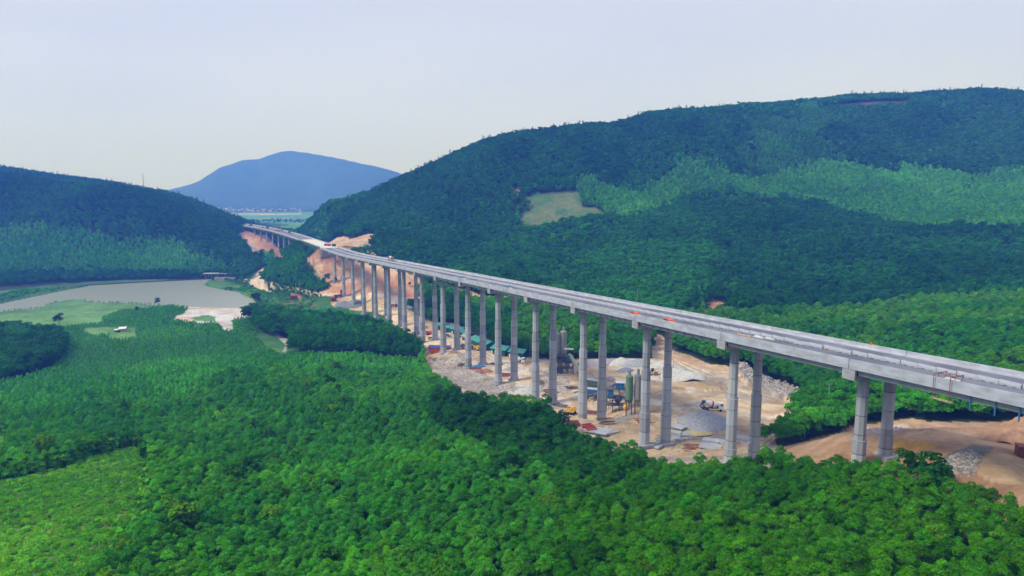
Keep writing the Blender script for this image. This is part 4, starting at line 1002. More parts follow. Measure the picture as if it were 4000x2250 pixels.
def excavator(loc, rz, label, m, arm=1.0, up=True):
    e = empty('excavator', loc, rz, label, 'excavator')
    for y in (-1.15, 1.15):
        t_ = MB(); t_.prism([(-1.9, .35), (-1.6, .02), (1.6, .02), (1.9, .35), (1.75, .85), (-1.75, .85)], y-.3, y+.3); t_.build('track', M['tyre'], e)
    b = MB(); b.tube((0, 0, .6), (0, 0, 1.1), .7, n=12); b.box((-.9, 0, 1.75), (2.6, 2.5, 1.3), top=.92); b.box((.9, -.75, 1.4), (1.2, .9, .6)); bo = b.build('body', m, e)
    b2 = MB(); b2.box((-1.1, .2, 2.44), (1.5, 1.4, .1)); b2.build('engine_cover', M['steel'], bo)
    c = MB(); c.prism([(.3, 1.1), (1.6, 1.1), (1.5, 2.1), (1.1, 2.9), (.3, 2.9)], .25, 1.2); cb = c.build('cab', m, e)
    g_ = MB(); g_.prism([(1.2, 1.7), (1.64, 1.7), (1.56, 2.12), (1.2, 2.8)], .32, 1.13); g_.box((.9, 1.2, 2.3), (.9, .06, .8)); g_.build('window', M['glass'], cb)
    a = MB()
    if up:
        P = [(1.0, -.2, 1.5), (2.6, -.2, 4.2), (4.6, -.2, 4.4)]; Q = (5.6, -.2, 1.9)
    else:
        P = [(1.0, -.2, 1.5), (2.4, -.2, 3.1), (4.3, -.2, 3.0)]; Q = (4.6, -.2, 1.0)
    a.tube(P[0], P[1], .3, .28, 6); a.tube(P[1], P[2], .28, .2, 6); ao = a.build('boom', m, e)
    s_ = MB(); s_.tube(P[2], Q, .2, .14, 6); s_.build('stick', m, ao)
    k = MB(); k.prism([(Q[0]-.5, Q[2]-.2), (Q[0]+.3, Q[2]+.1), (Q[0]+.2, Q[2]-.7), (Q[0]-.4, Q[2]-.8)], -.75, .35); k.build('bucket', M['steel'], ao)
    return e
def loader(loc, rz, label):
    e = empty('wheel_loader', loc, rz, label, 'loader')
    b = MB(); b.box((-1.7, 0, 1.6), (2.8, 1.9, 1.1), top=.85); b.box((.8, 0, 1.15), (2.2, 1.2, .8)); b.build('body', M['beige'], e)
    c = MB(); c.box((-.2, 0, 2.55), (1.3, 1.5, 1.5), top=.88); cb = c.build('cab', M['glass'], e)
    r = MB(); r.box((-.2, 0, 3.36), (1.5, 1.6, .12)); r.build('roof', M['beige'], cb)
    a = MB()
    for y in (-.6, .6): a.tube((.8, y, 1.7), (3.2, y, .8), .14, n=6)
    ao = a.build('lift_arm', M['beige'], e)
    k = MB(); k.prism([(3.0, .1), (4.1, .15), (3.5, .5), (3.3, 1.3), (3.05, 1.2)], -1.4, 1.4); k.build('bucket', M['steel'], ao)
    for x in (-1.7, 1.4):
        for y in (-1.1, 1.1):
            w_ = MB(); w_.tube((x, y-.3, .8), (x, y+.3, .8), .8, n=14); w = w_.build('wheel', M['tyre'], e)
            h = MB(); h.tube((x, y-.33, .8), (x, y+.33, .8), .38, n=10); h.build('rim', M['beige'], w)
def pile(loc, r, h, m, label, ex=1.0, rz=0, seed=1, peaks=None, name='gravel_pile', rgh=.22, det=1, nsc=3.2):
    """loose heap at the angle of repose, with ragged foot"""
    rg = np.random.default_rng(seed); n = 40*det; rings = 12*det; V = []; F = []
    peaks = peaks or [(0, 0, 1.0)]
    for j in range(rings+1):
        t_ = j/rings
        for i in range(n):
            a = 2*math.pi*i/n; rr = r*t_*(1+.10*math.sin(3*a+seed)+.06*math.sin(7*a+seed*2))
            x = math.cos(a)*rr*ex; y = math.sin(a)*rr
            z = 0
            for px_, py_, ph_ in peaks: z = max(z, h*ph_*(1-math.hypot((x-px_)/ex, y-py_)/r))
            z = h*(1-math.exp(-z/(h*.9)*1.15))/(1-math.exp(-1.15/.9)) if z > 0 else 0
            z = max(0, z)**1.12/h**.12
            z += (fbm(np.array([x+seed*9]), np.array([y]), nsc, 5)[0])*h*rgh*(1-t_*.7)
            V.append((x, y, z-(.6 if j == rings else 0)))
    for j in range(rings):
        for i in range(n): F.append((j*n+i, j*n+(i+1)%n, (j+1)*n+(i+1)%n, (j+1)*n+i)[::-1])
    mb = MB(); mb.add(V, F); o = mb.build(name, m, None, True); o.location = loc; o.rotation_euler = (0, 0, rz); tag(o, label, 'pile')
    # settle the foot on the ground
    me = o.data
    for v in me.vertices:
        wv = Matrix.Rotation(rz, 3, 'Z')@Vector(v.co); gzz = float(gz(loc[0]+wv.x, loc[1]+wv.y))-loc[2]; v.co.z += gzz
    return o
# --- heaps in the yard
pile(stand(1768, 1064), 9.0, 4.6, M['gravel'], 'dark grey gravel heap in front of the striped mixer truck', 1.1, 0, 1)
pile(stand(1716, 950), 8.0, 4.4, M['lgrav'], 'large pale gravel heap right of the pier by the haul track', 1.25, -.5, 2, [(-3, 1, 1), (3, -1, .75)])
pile(stand(1660, 922), 5.0, 2.6, M['lgrav'], 'pale gravel heap behind the wheel loader', 1.3, 0, 3)
pile(stand(1562, 916), 5.4, 3.6, M['lgrav'], 'pale grey gravel heap, leftmost and highest of the row against the wood', 1.3, 0, 4)
pile(stand(1604, 920), 5.6, 3.0, M['gravel'], 'grey gravel heap in the middle of the row against the wood', 1.5, 0, 5)
pile(stand(1572, 934), 3.4, 1.8, M['dgrav'], 'small dark blue grey gravel heap in front of the pale row', 1.4, 0, 6)
pile(stand(1500, 916), 5.8, 3.0, M['pgrav'], 'mauve coloured gravel heap behind the green hopper', 1.7, 0, 7, [(-3, 0, .9), (4, 0, 1)])
pile(stand(1532, 956), 2.6, 1.8, M['pgrav'], 'small steep mauve heap standing alone on the tan floor', 1.2, 0, 8)
pile(stand(878, 770), 9.5, 5.5, M['dgrav'], 'broad blue grey gravel heap below the far left piers of the yard', 1.35, -.2, 9, [(-4, 0, .8), (4, 1, 1)])
pile(stand(1083, 880), 6, 2.2, M['rock'], 'earth heap beside the red walled building', 1.3, 0, 10, name='earth_pile')
pile(stand(1150, 905), 5, 2.4, M['rock'], 'rubble heap between the pier feet by the brush', 1.4, .4, 11, name='earth_pile')
pile(stand(1330, 985), 5, 2.0, M['lgrav'], 'whitish sludge heap beyond the trees, below the middle piers', 1.5, .3, 12, name='earth_pile')
pile(stand(2590, 1096), 9, 5, mat('brown_earth', (.38, .23, .15), .95, .1, .2, .5, .5), 'brown earth heap at the right edge of the picture', 1.3, .4, 13, name='earth_pile', rgh=.7, det=2, nsc=2.0)
# --- vehicles in the yard
mixer_truck(stand(1790, 1033), R(-8), 'white mixer truck with a red band on its drum beyond the dark gravel heap', M['white'], M['redp'])
mixer_truck(stand(1302, 914), R(-20), 'white mixer truck partly hidden by a pier near the last green shed', M['white'])
mixer_truck(stand(1161, 876), R(-60), 'dusty grey mixer truck parked in front of the long green roofs', M['rock'], None, M['rock'])
loader(stand(1640, 945), R(175), 'faded yellow wheel loader at the foot of the pale gravel')
excavator(stand(1437, 1040), R(-25), 'yellow excavator beside the pier at the edge of the wood', M['yellow'], up=False)
excavator(stand(1078, 842), R(200), 'small orange machine among the rubble behind the clump of trees', M['orange'], up=False)
dump_truck(stand(989, 773), R(10), 'red dump truck parked between the far piers', M['redp'], M['glass'])
dump_truck(stand(851, 748), R(30), 'rusty brown dump truck on the bench road at the far left', M['rust'], M['rust'])
car(stand(1084, 853), R(20), 'white pickup car between two pier feet', M['white'])
car(stand(1126, 846), R(-30), 'dark blue car parked by the second green shed', M['blue'])
car(stand(1073, 826), R(100), 'white car behind the farther pier of the pair above the clump', M['white'])
# yellow lorry crane
e = empty('crane_truck', stand(1196, 880), R(-40), 'yellow crane truck in front of the green sheds', 'truck')
MB().box((0, 0, .95), (6, .9, .3)).build('chassis', M['steel'], e); MB().box((2.2, 0, 1.8), (1.6, 2.2, 1.9), top=.9).build('cab', M['yellow'], e)
b = MB(); b.box((-.2, 0, 1.6), (1.2, 1.6, 1.0)); b.tube((-.2, 0, 2.1), (-3.8, 0, 3.0), .25, .15, 6); b.build('crane_arm', M['yellow'], e)
for x in (2.2, -1.6):
    for y in (-.95, .95): MB().tube((x, y-.17, .48), (x, y+.17, .48), .48, n=12).build('wheel', M['tyre'], e)
# --- silos
def silo_set(name, loc, rz, label, specs, fr):
    e = empty(name, loc, rz, label, 'silos')
    for x, y, r, z0, z1, m, cone in specs:
        s_ = MB(); s_.lathe((x, y, z0-cone), (0, 0, 1), [(0, .25), (cone, r), (z1-z0+cone, r), (z1-z0+cone+.7, r*.35)], 16)
        for k in range(int((z1-z0)/2.2)): s_.lathe((x, y, z0+1.2+k*2.2), (0, 0, 1), [(0, r), (.03, r+.05), (.12, r+.05), (.15, r)], 16)
        so_ = s_.build('silo', m, e)
        MB().tube((x, y, z1+.6), (x, y, z1+2.4), .5, n=10).build('dust_filter', M['gtank'], so_)
        l_ = MB(); l_.tube((x+r*.3, y-r-.2, z0-1), (x+r*.3, y-r-.2, z1), .06, n=4)
        for k in range(12): l_.box((x+r*.3, y-r-.2, z0+k*(z1-z0)/12), (.4, .08, .06))
        l_.build('ladder', M['steel'], so_)
        for a in (-1, 1):
            for b_ in (-1, 1):
                lg = MB(); lg.box((x+a*r*.72, y+b_*r*.72, z0/2), (.22, .22, z0)); lg.build('leg', M['steel'], e)
        br = MB()
        for a in (-1, 1):
            br.tube((x+a*r*.72, y-r*.72, .3), (x+a*r*.72, y+r*.72, z0-.3), .07, n=4); br.tube((x-r*.72, y+a*r*.72, .3), (x+r*.72, y+a*r*.72, z0-.3), .07, n=4); br.tube((x-r*.72, y+a*r*.72, z0*.55), (x+r*.72, y+a*r*.72, z0*.55), .07, n=4)
        br.build('brace', M['steel'], e)
    return e
p = stand(1592, 1046)
silo_set('cement_silo', p, R(-5), 'pair of tall cement silos, one green and one grey, on steel legs in the yard', [(-1.55, 0, 1.42, 6.2, 15.0, M['green'], 2.0), (1.75, .3, 1.45, 6.4, 15.4, M['gtank'], 2.0)], None)
p = stand(1408, 930)
silo_set('cement_silo', p, R(5), 'two beige grey silos far back by the wood behind a pier', [(-1.6, 0, 1.5, 8.5, 18.5, M['gtank'], 2.0), (1.7, 0, 1.6, 8.5, 19.5, M['gtank'], 2.0)], None)
# --- batching plants
e = empty('batching_plant', stand(1549, 1036), R(-10), 'dark steel batching tower with blue cabins left of the silos', 'plant'); e.scale = (1.12, 1.12, 1.12)
f = MB()
for x in (-3.4, -1.2, 1.2, 3.4):
    for y in (-1.6, 1.6): f.box((x, y, 4.3), (.24, .24, 8.6))
for z in (2.6, 5.2, 8.6): f.box((0, 0, z), (7.2, 3.6, .18))
for x in (-3.4, 1.2): f.tube((x, -1.6, 0), (x+2.2, -1.6, 5.2), .09, n=4); f.tube((x, -1.6, 5.2), (x+2.2, -1.6, 8.6), .09, n=4)
for i in range(26): f.tube((random.uniform(-3.4, 3.4), random.uniform(-1.7, 1.7), random.uniform(.3, 8)), (random.uniform(-3.4, 3.4), random.uniform(-1.8, 1.8), random.uniform(.3, 8)), .08, n=4)
f.build('frame', M['steel'], e)
MB().box((1.4, 0, 9.8), (3.0, 2.6, 2.2)).build('cabin', M['blue'], e); MB().box((-2.0, -.4, 6.6), (1.8, 2.4, 2.2)).build('cabin', M['blue'], e)
MB().box((2.4, 0, 11.0), (5.2, 3.0, .16)).build('roof', M['white'], e); MB().lathe((.8, 0, 3.0), (0, 0, 1), [(0, .5), (1.8, 1.5), (2.8, 1.5)], 12).build('mixer', M['steel'], e)
MB().lathe((3.5, -1.7, 1.2), (0, 0, 1), [(0, .3), (.6, .95), (1.4, .95), (2.2, .5)], 12, ).build('bucket', M['yellow'], e)
e = empty('conveyor', stand(1512, 1018), R(12), 'dark belt conveyor on thin legs running up to the batching tower', 'conveyor')
b = MB(); b.tube((-3.6, 0, 4.2), (6.6, 0, 8.4), .55, n=4, ph=.78); b.build('belt', M['steel'], e)
for x, z in ((-3, 4.2), (0, 5.4), (3, 6.6)):
    for y in (-.6, .6): MB().tube((x-.5, y, 0), (x, y*.6, z), .08, n=4).build('leg', M['steel'], e)
e = empty('batching_plant', stand(1421, 936), R(-15), 'old dark batching frame under the rear silos', 'plant'); e.scale = (1.1, 1.1, 1.15)
f = MB()
for x in (-3.6, -1.2, 1.2, 3.6):
    for y in (-1.8, 1.8): f.box((x, y, 3.8), (.26, .26, 7.6))
for z in (2.5, 5.0, 7.6): f.box((0, 0, z), (7.6, 4.0, .2))
for i in range(30): f.tube((random.uniform(-3.6, 3.6), random.uniform(-1.8, 1.8), random.uniform(.3, 8.5)), (random.uniform(-3.6, 3.6), random.uniform(-2, 2), random.uniform(.3, 8.5)), .1, n=4)
f.build('frame', M['steel'], e); MB().box((-2.4, 0, 1.4), (2.6, 3, 2.6)).build('cabin', M['steel'], e); MB().box((1.6, 0, 10.6), (4.2, 2.2, .3)).build('roof', M['white'], e)
MB().box((1.6, 0, 6.4), (2.2, 2.0, 2.2)).build('hopper', M['roof'], e)
# long slanting chute and hoppers
a = stand(1432, 935); b_ = stand(1474, 962)
e = empty('conveyor', b_, 0, 'long pale green conveyor tube slanting down from the rear silos to the green hopper', 'conveyor')
top = Vector((a.x-b_.x, a.y-b_.y, a.z-b_.z+9.0)); MB().tube(top, (0, 0, 1.4), .85, n=10).build('tube', mat('pale_green_paint', (.42, .45, .36), .6, .3, .12), e)
for t_ in (.25, .5, .75):
    q = top*t_+Vector((0, 0, 1.4*(1-t_)))
    for y in (-.9, .9): MB().tube((q.x, q.y+y, a.z-b_.z-.5), q, .1, n=4).build('leg', M['steel'], e)
e = empty('hopper', stand(1493, 972), R(-38), 'long dark green bin hopper full of sand right of a pier', 'hopper')
h = MB(); h.box((0, 0, 2.2), (8.4, 3.0, 2.4), top=1.18, topy=1.25); h.build('bin', mat('dull_green_paint', (.09, .18, .15), .6, .3, .2), e)
s_ = MB(); s_.box((0, 0, 3.52), (9.2, 3.2, .24), top=.7, topy=.5); s_.build('sand_fill', M['lgrav'], e)
for x in (-3.4, 0, 3.4):
    for y in (-1.2, 1.2): MB().box((x, y, .5), (.25, .25, 1.0)).build('leg', M['steel'], e)
e = empty('hopper', stand(1488, 1008), R(-20), 'blue bin hopper with flared top on dark legs', 'hopper')
MB().box((0, 0, 4.0), (4.2, 2.8, 2.4), top=1.35, topy=1.3).build('bin', M['blue'], e); MB().box((0, 0, 5.22), (5.0, 3.2, .06)).build('sand_fill', M['lgrav'], e)
for x in (-1.8, 1.8):
    for y in (-1.2, 1.2): MB().box((x, y, 1.4), (.5, .4, 2.8)).build('leg', M['steel'], e)
MB().tube((-1.4, 0, 1.5), (1.9, 0, 2.3), .4, n=6).build('belt', M['steel'], e)
# --- sheds
def shed(loc, rz, L_, W_, H_, label, roofm, wallm, low=False, win=3, name='shed'):
    e = empty(name, loc, rz, label, 'shed')
    w_ = MB(); w_.box((0, 0, H_/2-.3), (L_, W_, H_+.6)); 
    w_.add([(-L_/2, -W_/2, H_+.002), (-L_/2, W_/2, H_+.002), (-L_/2, 0, H_+W_*.20)], [(0, 1, 2)]); w_.add([(L_/2, -W_/2, H_+.002), (L_/2, W_/2, H_+.002), (L_/2, 0, H_+W_*.20)], [(0, 2, 1)]); wo_ = w_.build('wall', wallm, e)
    for i in range(win):
        x = -L_/2+(i+.5)*L_/win; MB().box((x, -W_/2-.02, 1.5), (1.0, .08, 1.1)).build('window', M['glass'], wo_)
    MB().box((-L_/2+.9, -W_/2-.03, 1.0), (.9, .08, 2.0)).build('door', M['white'], wo_)
    r = MB(); o_ = .5; rz_ = W_*.20
    for s in (-1, 1):
        y0, y1 = 0, s*(W_/2+o_); z0, z1 = H_+rz_+.12, H_-o_*.4+.12
        r.add([(-L_/2-o_, y0, z0), (L_/2+o_, y0, z0), (L_/2+o_, y1, z1), (-L_/2-o_, y1, z1), (-L_/2-o_, y0, z0-.1), (L_/2+o_, y0, z0-.1), (L_/2+o_, y1, z1-.1), (-L_/2-o_, y1, z1-.1)], [(0,1,2,3), (7,6,5,4), (3,2,6,7), (0,3,7,4), (1,5,6,2)])
    r.build('roof', roofm, e)
    return e
SH_ = [(1112, 828, 7, 5, 'small green roofed shed farthest up the yard, behind a pier', R(-35)), (1131, 834, 9, 5, 'second green roofed shed with white doors, below the first', R(-30)), (1155, 840, 7, 5.5, 'dark green gabled shed behind the second one', R(-30)),
       (1172, 848, 14, 5, 'long bright teal roofed shed above the faded grey pink roof', R(-62)), (1216, 872, 18, 7, 'largest teal roofed building with a wide sloping roof between two piers', R(-60)), (1264, 890, 9, 7, 'low green roofed shed right of the largest one', R(-40)), (1305, 899, 8, 6, 'last dark green shed nearest the camera by the mixer truck', R(-30))]
for x, y, l, w_, lb, rz in SH_: shed(stand(x, y), rz, l*1.2, w_*1.2, 3.4, lb, M['roof'], M['rwall'])
shed(stand(1180, 858), R(-62), 15, 4, 2.5, 'long shed with faded grey pink roof below the teal one', M['pink'], M['rwall'], win=5)
for x, y, lb in [(1222, 860, 'blue water tank on a stand behind the largest teal roof'), (1190, 876, 'blue barrel tank beside the yellow crane truck')]:
    e = empty('water_tank', stand(x, y), 0, lb, 'tank')
    MB().lathe((0, 0, 4.2 if x > 1200 else 0), (0, 0, 1), [(0, 1.0), (1.6, 1.0), (1.95, .3)], 14).build('tank', M['blue'], e)
    if x > 1200:
        for a in (-.7, .7):
            for b_ in (-.7, .7): MB().box((a, b_, 2.1), (.15, .15, 4.2)).build('leg', M['steel'], e)
# red walled store with blue tarpaulin
e = empty('site_store', stand(1106, 883), R(-6), 'long red walled store with a blue tarpaulin over its roof', 'shed')
w_ = MB(); w_.box((0, 0, 1.2), (12.4, 5, 3.4)); wo_ = w_.build('wall', mat('red_board_wall', (.42, .10, .06), .8, .2, .2, .8), e)
for i in range(6): MB().box((-5.4+i*2.1, -2.53, 1.3), (.1, .08, 2.9)).build('wall_post', M['rust'], wo_)
t_ = MB(); n_ = 8
for i in range(n_):
    y0, y1 = -2.8+i*.7, -2.1+i*.7; z = lambda y: 3.5-.11*y*y*.9+.0
    t_.add([(-6.5, y0, z(y0)-.12+.3*0), (6.5, y0, z(y0)-.12), (6.5, y1, z(y1)-.12), (-6.5, y1, z(y1)-.12), (-6.5, y0, z(y0)), (6.5, y0, z(y0)), (6.5, y1, z(y1)), (-6.5, y1, z(y1))], [(3,2,1,0), (4,5,6,7), (0,1,5,4), (2,3,7,6), (1,2,6,5), (3,0,4,7)])
t_.build('tarpaulin', M['tarp'], e)
MB().box((7.2, -1, 3.0), (.2, .2, 6)).build('post', M['rust'], e)
# --- lakeside hut
e = empty('hut', stand(306, 834), R(18), 'small weathered hut with pale metal roof in the green field by the lake', 'hut')
MB().box((.9, 0, .9), (4.6, 4.2, 3.0)).build('wall', M['weath'], e); MB().box((-3.0, 0, .5), (2.8, 4.0, 2.2)).build('annexe', M['weath'], e)
MB().box((-1.6, -2.15, .7), (2.2, .08, 1.5)).build('door', M['glass'], e)
r = MB(); r.add([(-1.8, -2.6, 2.3), (3.6, -2.6, 2.5), (3.6, .3, 3.6), (-1.8, .3, 3.5), (-1.8, -2.6, 2.2), (3.6, -2.6, 2.4), (3.6, .3, 3.5), (-1.8, .3, 3.4)], [(0,1,2,3), (7,6,5,4), (0,4,5,1), (1,5,6,2), (3,7,4,0), (2,6,7,3)]); r.build('roof', M['white'], e)
r = MB(); r.add([(-1.8, .31, 3.5), (3.6, .31, 3.6), (3.6, 2.6, 2.5), (-1.8, 2.6, 2.4), (-1.8, .31, 3.4), (3.6, .31, 3.5), (3.6, 2.6, 2.4), (-1.8, 2.6, 2.3)], [(0,1,2,3), (7,6,5,4), (0,4,5,1), (1,5,6,2), (3,7,4,0), (2,6,7,3)]); r.build('roof', M['gtank'], e)
MB().box((-3.1, 0, 1.72), (3.4, 4.8, .14)).build('annexe_roof', M['white'], e)
# --- intake building at the lake
e = empty('intake_gatehouse', stand(535, 703), R(5), 'old concrete gatehouse with a flat overhanging roof at the far lake shore', 'building')
wl = MB()
for x in (-7, -3.4, 0, 3.4, 7): wl.box((x, 0, 2.5), (.9, 6, 9))
wl.box((0, 2.6, 2.5), (15, .6, 9)); wl.build('wall', M['weath'], e); MB().box((0, 0, 7.3), (20, 9, .7), ).build('roof', M['pink'], e)
MB().box((-4, -2.6, 4), (2.4, .3, 4)).build('gate', M['glass'], e)
o = MB(); o.box((0, 0, 0), (34, 2.2, 5)); o = o.build('dam_wall', M['weath']); o.location = stand(575, 705, 1.0); o.rotation_euler = (0, 0, R(-4)); tag(o, 'low grey dam wall right of the gatehouse', 'wall')
o = MB().box((0, 0, 0), (22, 3, .5)).build('walkway_slab', M['pink']); o.location = stand(571, 700, 5.6); tag(o, 'thin pale walkway slab on the dam behind the low wall', 'walkway'); 
mb = MB(); [mb.box((x, 0, -3), (.5, .5, 5.8)) for x in (-9, -3, 3, 9)]; mb.build('support', M['weath'], o)
# --- poles and mast
def pole(x, y, H_, label, cross=True, lat=False, s=.16):
    e = empty('power_pole', stand(x, y), R(random.uniform(-30, 30)), label, 'pole')
    MB().tube((0, 0, -.5), (0, 0, H_), s, s*.6, 8).build('shaft', M['cap'], e)
    if cross:
        c = MB(); c.box((0, 0, H_-.5), (2.2, .14, .14)); c.box((0, 0, H_-1.4), (1.6, .12, .12)); co = c.build('crossarm', M['steel'], e)
        for a in (-.95, 0, .95): MB().tube((a, 0, H_-.43), (a, 0, H_-.15), .06, n=6).build('insulator', M['white'], co)
pole(2083, 1024, 9, 'concrete power pole with crossarm among the trees right of the yard')
pole(1694, 924, 10, 'thin pole beside the haul track next to a pier')
pole(755, 744, 14, 'tall power pole in front of the wooded knoll', s=.25)
pole(745, 742, 11, 'shorter power pole left of the tall one before the knoll', s=.25)
pole(608, 702, 12, 'power pole at the foot of the left hill', s=.25)
pole(630, 690, 14, 'farther power pole beside the pale dirt road', s=.25)
pole(1603, 772, 13, 'grey pole showing above the far side of the bridge', s=.18)
pole(1333, 905, 11, 'leaning thin pole behind the last green shed', False, s=.1)
m_ = hits([(371, 480)])[0]; px_ = -float(1340*(1288-371)/1784); mz = float(gz(px_, 1340.))
e = empty('radio_mast', (px_, 1340, mz), 0, 'thin radio mast standing on the skyline of the left ridge', 'mast')
top_z = at(371, 437, 1340)[2]
for a in range(3): MB().tube((.9*math.cos(a*2.09), .9*math.sin(a*2.09), -1), (.25*math.cos(a*2.09), .25*math.sin(a*2.09), top_z-mz), .13, n=4).build('leg', M['steel'], e)
l_ = MB()
for k in range(14):
    z = (top_z-mz)*k/14; r = .9-.65*k/14
    for a in range(3): l_.tube((r*math.cos(a*2.09), r*math.sin(a*2.09), z), ((r-.04)*math.cos((a+1)*2.09), (r-.04)*math.sin((a+1)*2.09), z+(top_z-mz)/14), .06, n=4)
l_.build('lattice', M['steel'], e)
# --- stacks of precast beams
def beams(x, y, rz, n, L_, label, levels=1):
    e = empty('beam_stack', stand(x, y, .05), rz, label, 'stack'); 
    for k in range(levels):
        for i in range(n-k):
            b = MB(); b.box((0, (i-(n-1)/2)*.62+k*.3, .32+k*.62), (L_, .36, .5)); b.build('beam', M['con'], e)
    d = MB(); d.box((-L_*.35, 0, .03), (.2, n*.62, .12)); d.box((L_*.35, 0, .03), (.2, n*.62, .12)); d.build('bearer', M['dwood'], e)
beams(1700, 1075, R(-42), 6, 6.5, 'beam stack just right of a pier, uppermost of its cluster')
beams(1692, 1091, R(-18), 6, 5.5, 'beam stack below the uppermost one, right of the same pier', 2)
beams(1720, 1093, R(8), 5, 5.0, 'beam stack beside the yellow puddle')
beams(1706, 1104, R(-35), 4, 4.5, 'small beam stack lowest in the cluster by the pier')
beams(1645, 1120, R(-40), 6, 5, 'beam stack between the pair of piers near the dark trees')
beams(1789, 1112, R(-25), 6, 5.2, 'beam stack left of the next pier, uppermost of four', 2)
beams(1781, 1125, R(-28), 6, 5.4, 'beam stack left of the next pier, lowest of four')
beams(1816, 1113, R(-35), 5, 5.0, 'beam stack touching the left side of the pier, right one of four')
beams(1800, 1124, R(-35), 4, 4.2, 'short beam stack behind the lowest of four')
beams(1871, 1102, R(-30), 6, 5.0, 'beam stack standing alone between the two columns of a pier')
beams(1506, 1086, R(-30), 9, 7.5, 'wide stack of concrete slabs at the foot of a pier beside the wood')
beams(1535, 1088, R(30), 6, 5.5, 'slab stack at the right end of the wide one')
# --- pipes, bars, boards, scrap
def rods(name, x, y, rz, n, L_, r, m, label, cat, spread=1.0, jit=.05):
    mb = MB()
    for i in range(n):
        a = (i-(n-1)/2)*r*2.3*spread; j = random.uniform(-jit, jit)*L_
        mb.tube((-L_/2+j, a+random.uniform(-jit, jit)*2, r+.02+(i%2)*r*1.2), (L_/2+j, a+random.uniform(-jit, jit)*4, r+.02+(i%2)*r*1.2), r, n=6)
    o = mb.build(name, m); o.location = stand(x, y, .03); o.rotation_euler = (0, 0, rz); tag(o, label, cat)
rods('steel_formwork_stack', 1407, 1020, R(60), 9, 3.2, .22, M['steel'], 'dark ribbed formwork pile left of the excavator', 'pile', 1.6)
rods('steel_formwork_stack', 1421, 1052, R(55), 12, 3.0, .24, M['steel'], 'larger dark formwork pile in front of the excavator by the trees', 'pile', 1.4)
rods('steel_bar_pile', 1217, 935, R(-55), 16, 8, .10, M['rust'], 'spread of rusty reinforcing bars below the blue sheet', 'bars', 2.2, .12)
rods('steel_bar_pile', 1198, 928, R(-12), 8, 7, .12, M['rust'], 'rusty bars bundle left of the spread bars', 'bars', 1.5, .06)
rods('steel_bar_pile', 1272, 944, R(-18), 14, 7, .16, M['rust'], 'dark red steel heap between two piers', 'bars', 1.3, .1)
rods('steel_pipe', 1466, 985, R(25), 2, 9, .16, M['rust'], 'long rusty steel beam lying by the hole in the yard', 'beam')
rods('concrete_pipe', 1474, 991, R(-20), 1, 6, .35, M['pale'], 'pale pipe lying beside the long rusty beam', 'pipe')
rods('steel_bar_pile', 1500, 1040, R(-20), 6, 9, .2, M['rust'], 'rusty red girders lying between two columns of a pier', 'beams', 1.3)
rods('timber_pile', 878, 621, R(-12), 22, 11, .14, M['dwood'], 'dark scattered timber on the orange pad beyond the bridge', 'timber', 2.6, .2)
rods('timber_pile', 908, 624, R(15), 10, 7, .12, M['wood'], 'lighter boards right of the dark timber on the orange pad', 'timber', 2.2, .2)
rods('board_pile', 1310, 970, R(-10), 10, 5, .12, M['white'], 'white boards scattered on the rubble below a pier', 'boards', 2.4, .2)
rods('board_pile', 1290, 955, R(20), 8, 5, .1, M['gtank'], 'grey boards left of the scattered white ones', 'boards', 2.4, .2)
rods('board_pile', 1350, 940, R(-25), 8, 5, .12, M['pale'], 'pale planks between the middle piers', 'boards', 2.4, .2)
rods('board_pile', 1388, 900, R(10), 7, 4, .1, M['blue'], 'bluish sheets on the tan ground near the small red rig', 'boards', 2.0, .1)
rods('steel_bar_pile', 1443, 1068, R(10), 6, 4, .3, M['rust'], 'red steel frames at the foot of the pier by the wood', 'frames', 1.2)
rods('steel_bar_pile', 1482, 1079, R(20), 6, 3.6, .35, M['redp'], 'dark red machine parts between the pier columns', 'parts', 1.2)
for i_, (x, y, rz, L_, m, lb) in enumerate([(1250, 915, 15, 6, 'rust', 'rusty pipes left of the pier below the blue tank'), (1285, 930, -20, 5, 'gtank', 'grey pipes on the sludgy ground before the fourth pier'), (1330, 915, 10, 6, 'wood', 'brown planks beside the white mixer truck'), (1360, 960, -30, 6, 'dwood', 'dark timbers on the heaped ground between two piers'), (1385, 985, 20, 5, 'rust', 'rusty frame pieces above the edge of the wood'), (1405, 965, -15, 7, 'gtank', 'grey sheet strips in the dug ground right of a pier'), (1440, 975, 12, 6, 'dwood', 'dark beams below the long conveyor tube'), (1455, 1000, -12, 5, 'white', 'white tubes left of the blue hopper'), (1530, 1062, 8, 6, 'dwood', 'dark beams in front of the batching tower'), (1565, 1060, -15, 5, 'gtank', 'grey tubes at the feet of the tall silos'), (1620, 1060, 14, 5, 'rust', 'rusty pipes right of the silos'), (1140, 888, 10, 5, 'wood', 'boards lying behind the red walled store'), (1120, 900, -25, 6, 'gtank', 'grey posts on the rubble in front of the red walled store'), (1095, 905, 30, 5, 'dwood', 'dark posts at the end of the clump of trees'), (1165, 918, 5, 5, 'dwood', 'black timbers on the rubble slope'), (1225, 955, -35, 6, 'gtank', 'pale tubes sloping down the rubble'), (1660, 1100, 10, 4, 'gtank', 'short grey posts between two columns of a pier'), (1740, 1125, -10, 5, 'rust', 'rusty bits on brown ground left of the four beam stacks'), (1850, 1120, 12, 5, 'wood', 'planks by the foot of the lone pier')]):
    rods('scrap_pile', x, y, R(rz), 8+i_ % 5, L_, .13, M[m], lb, 'scrap', 2.3, .18)
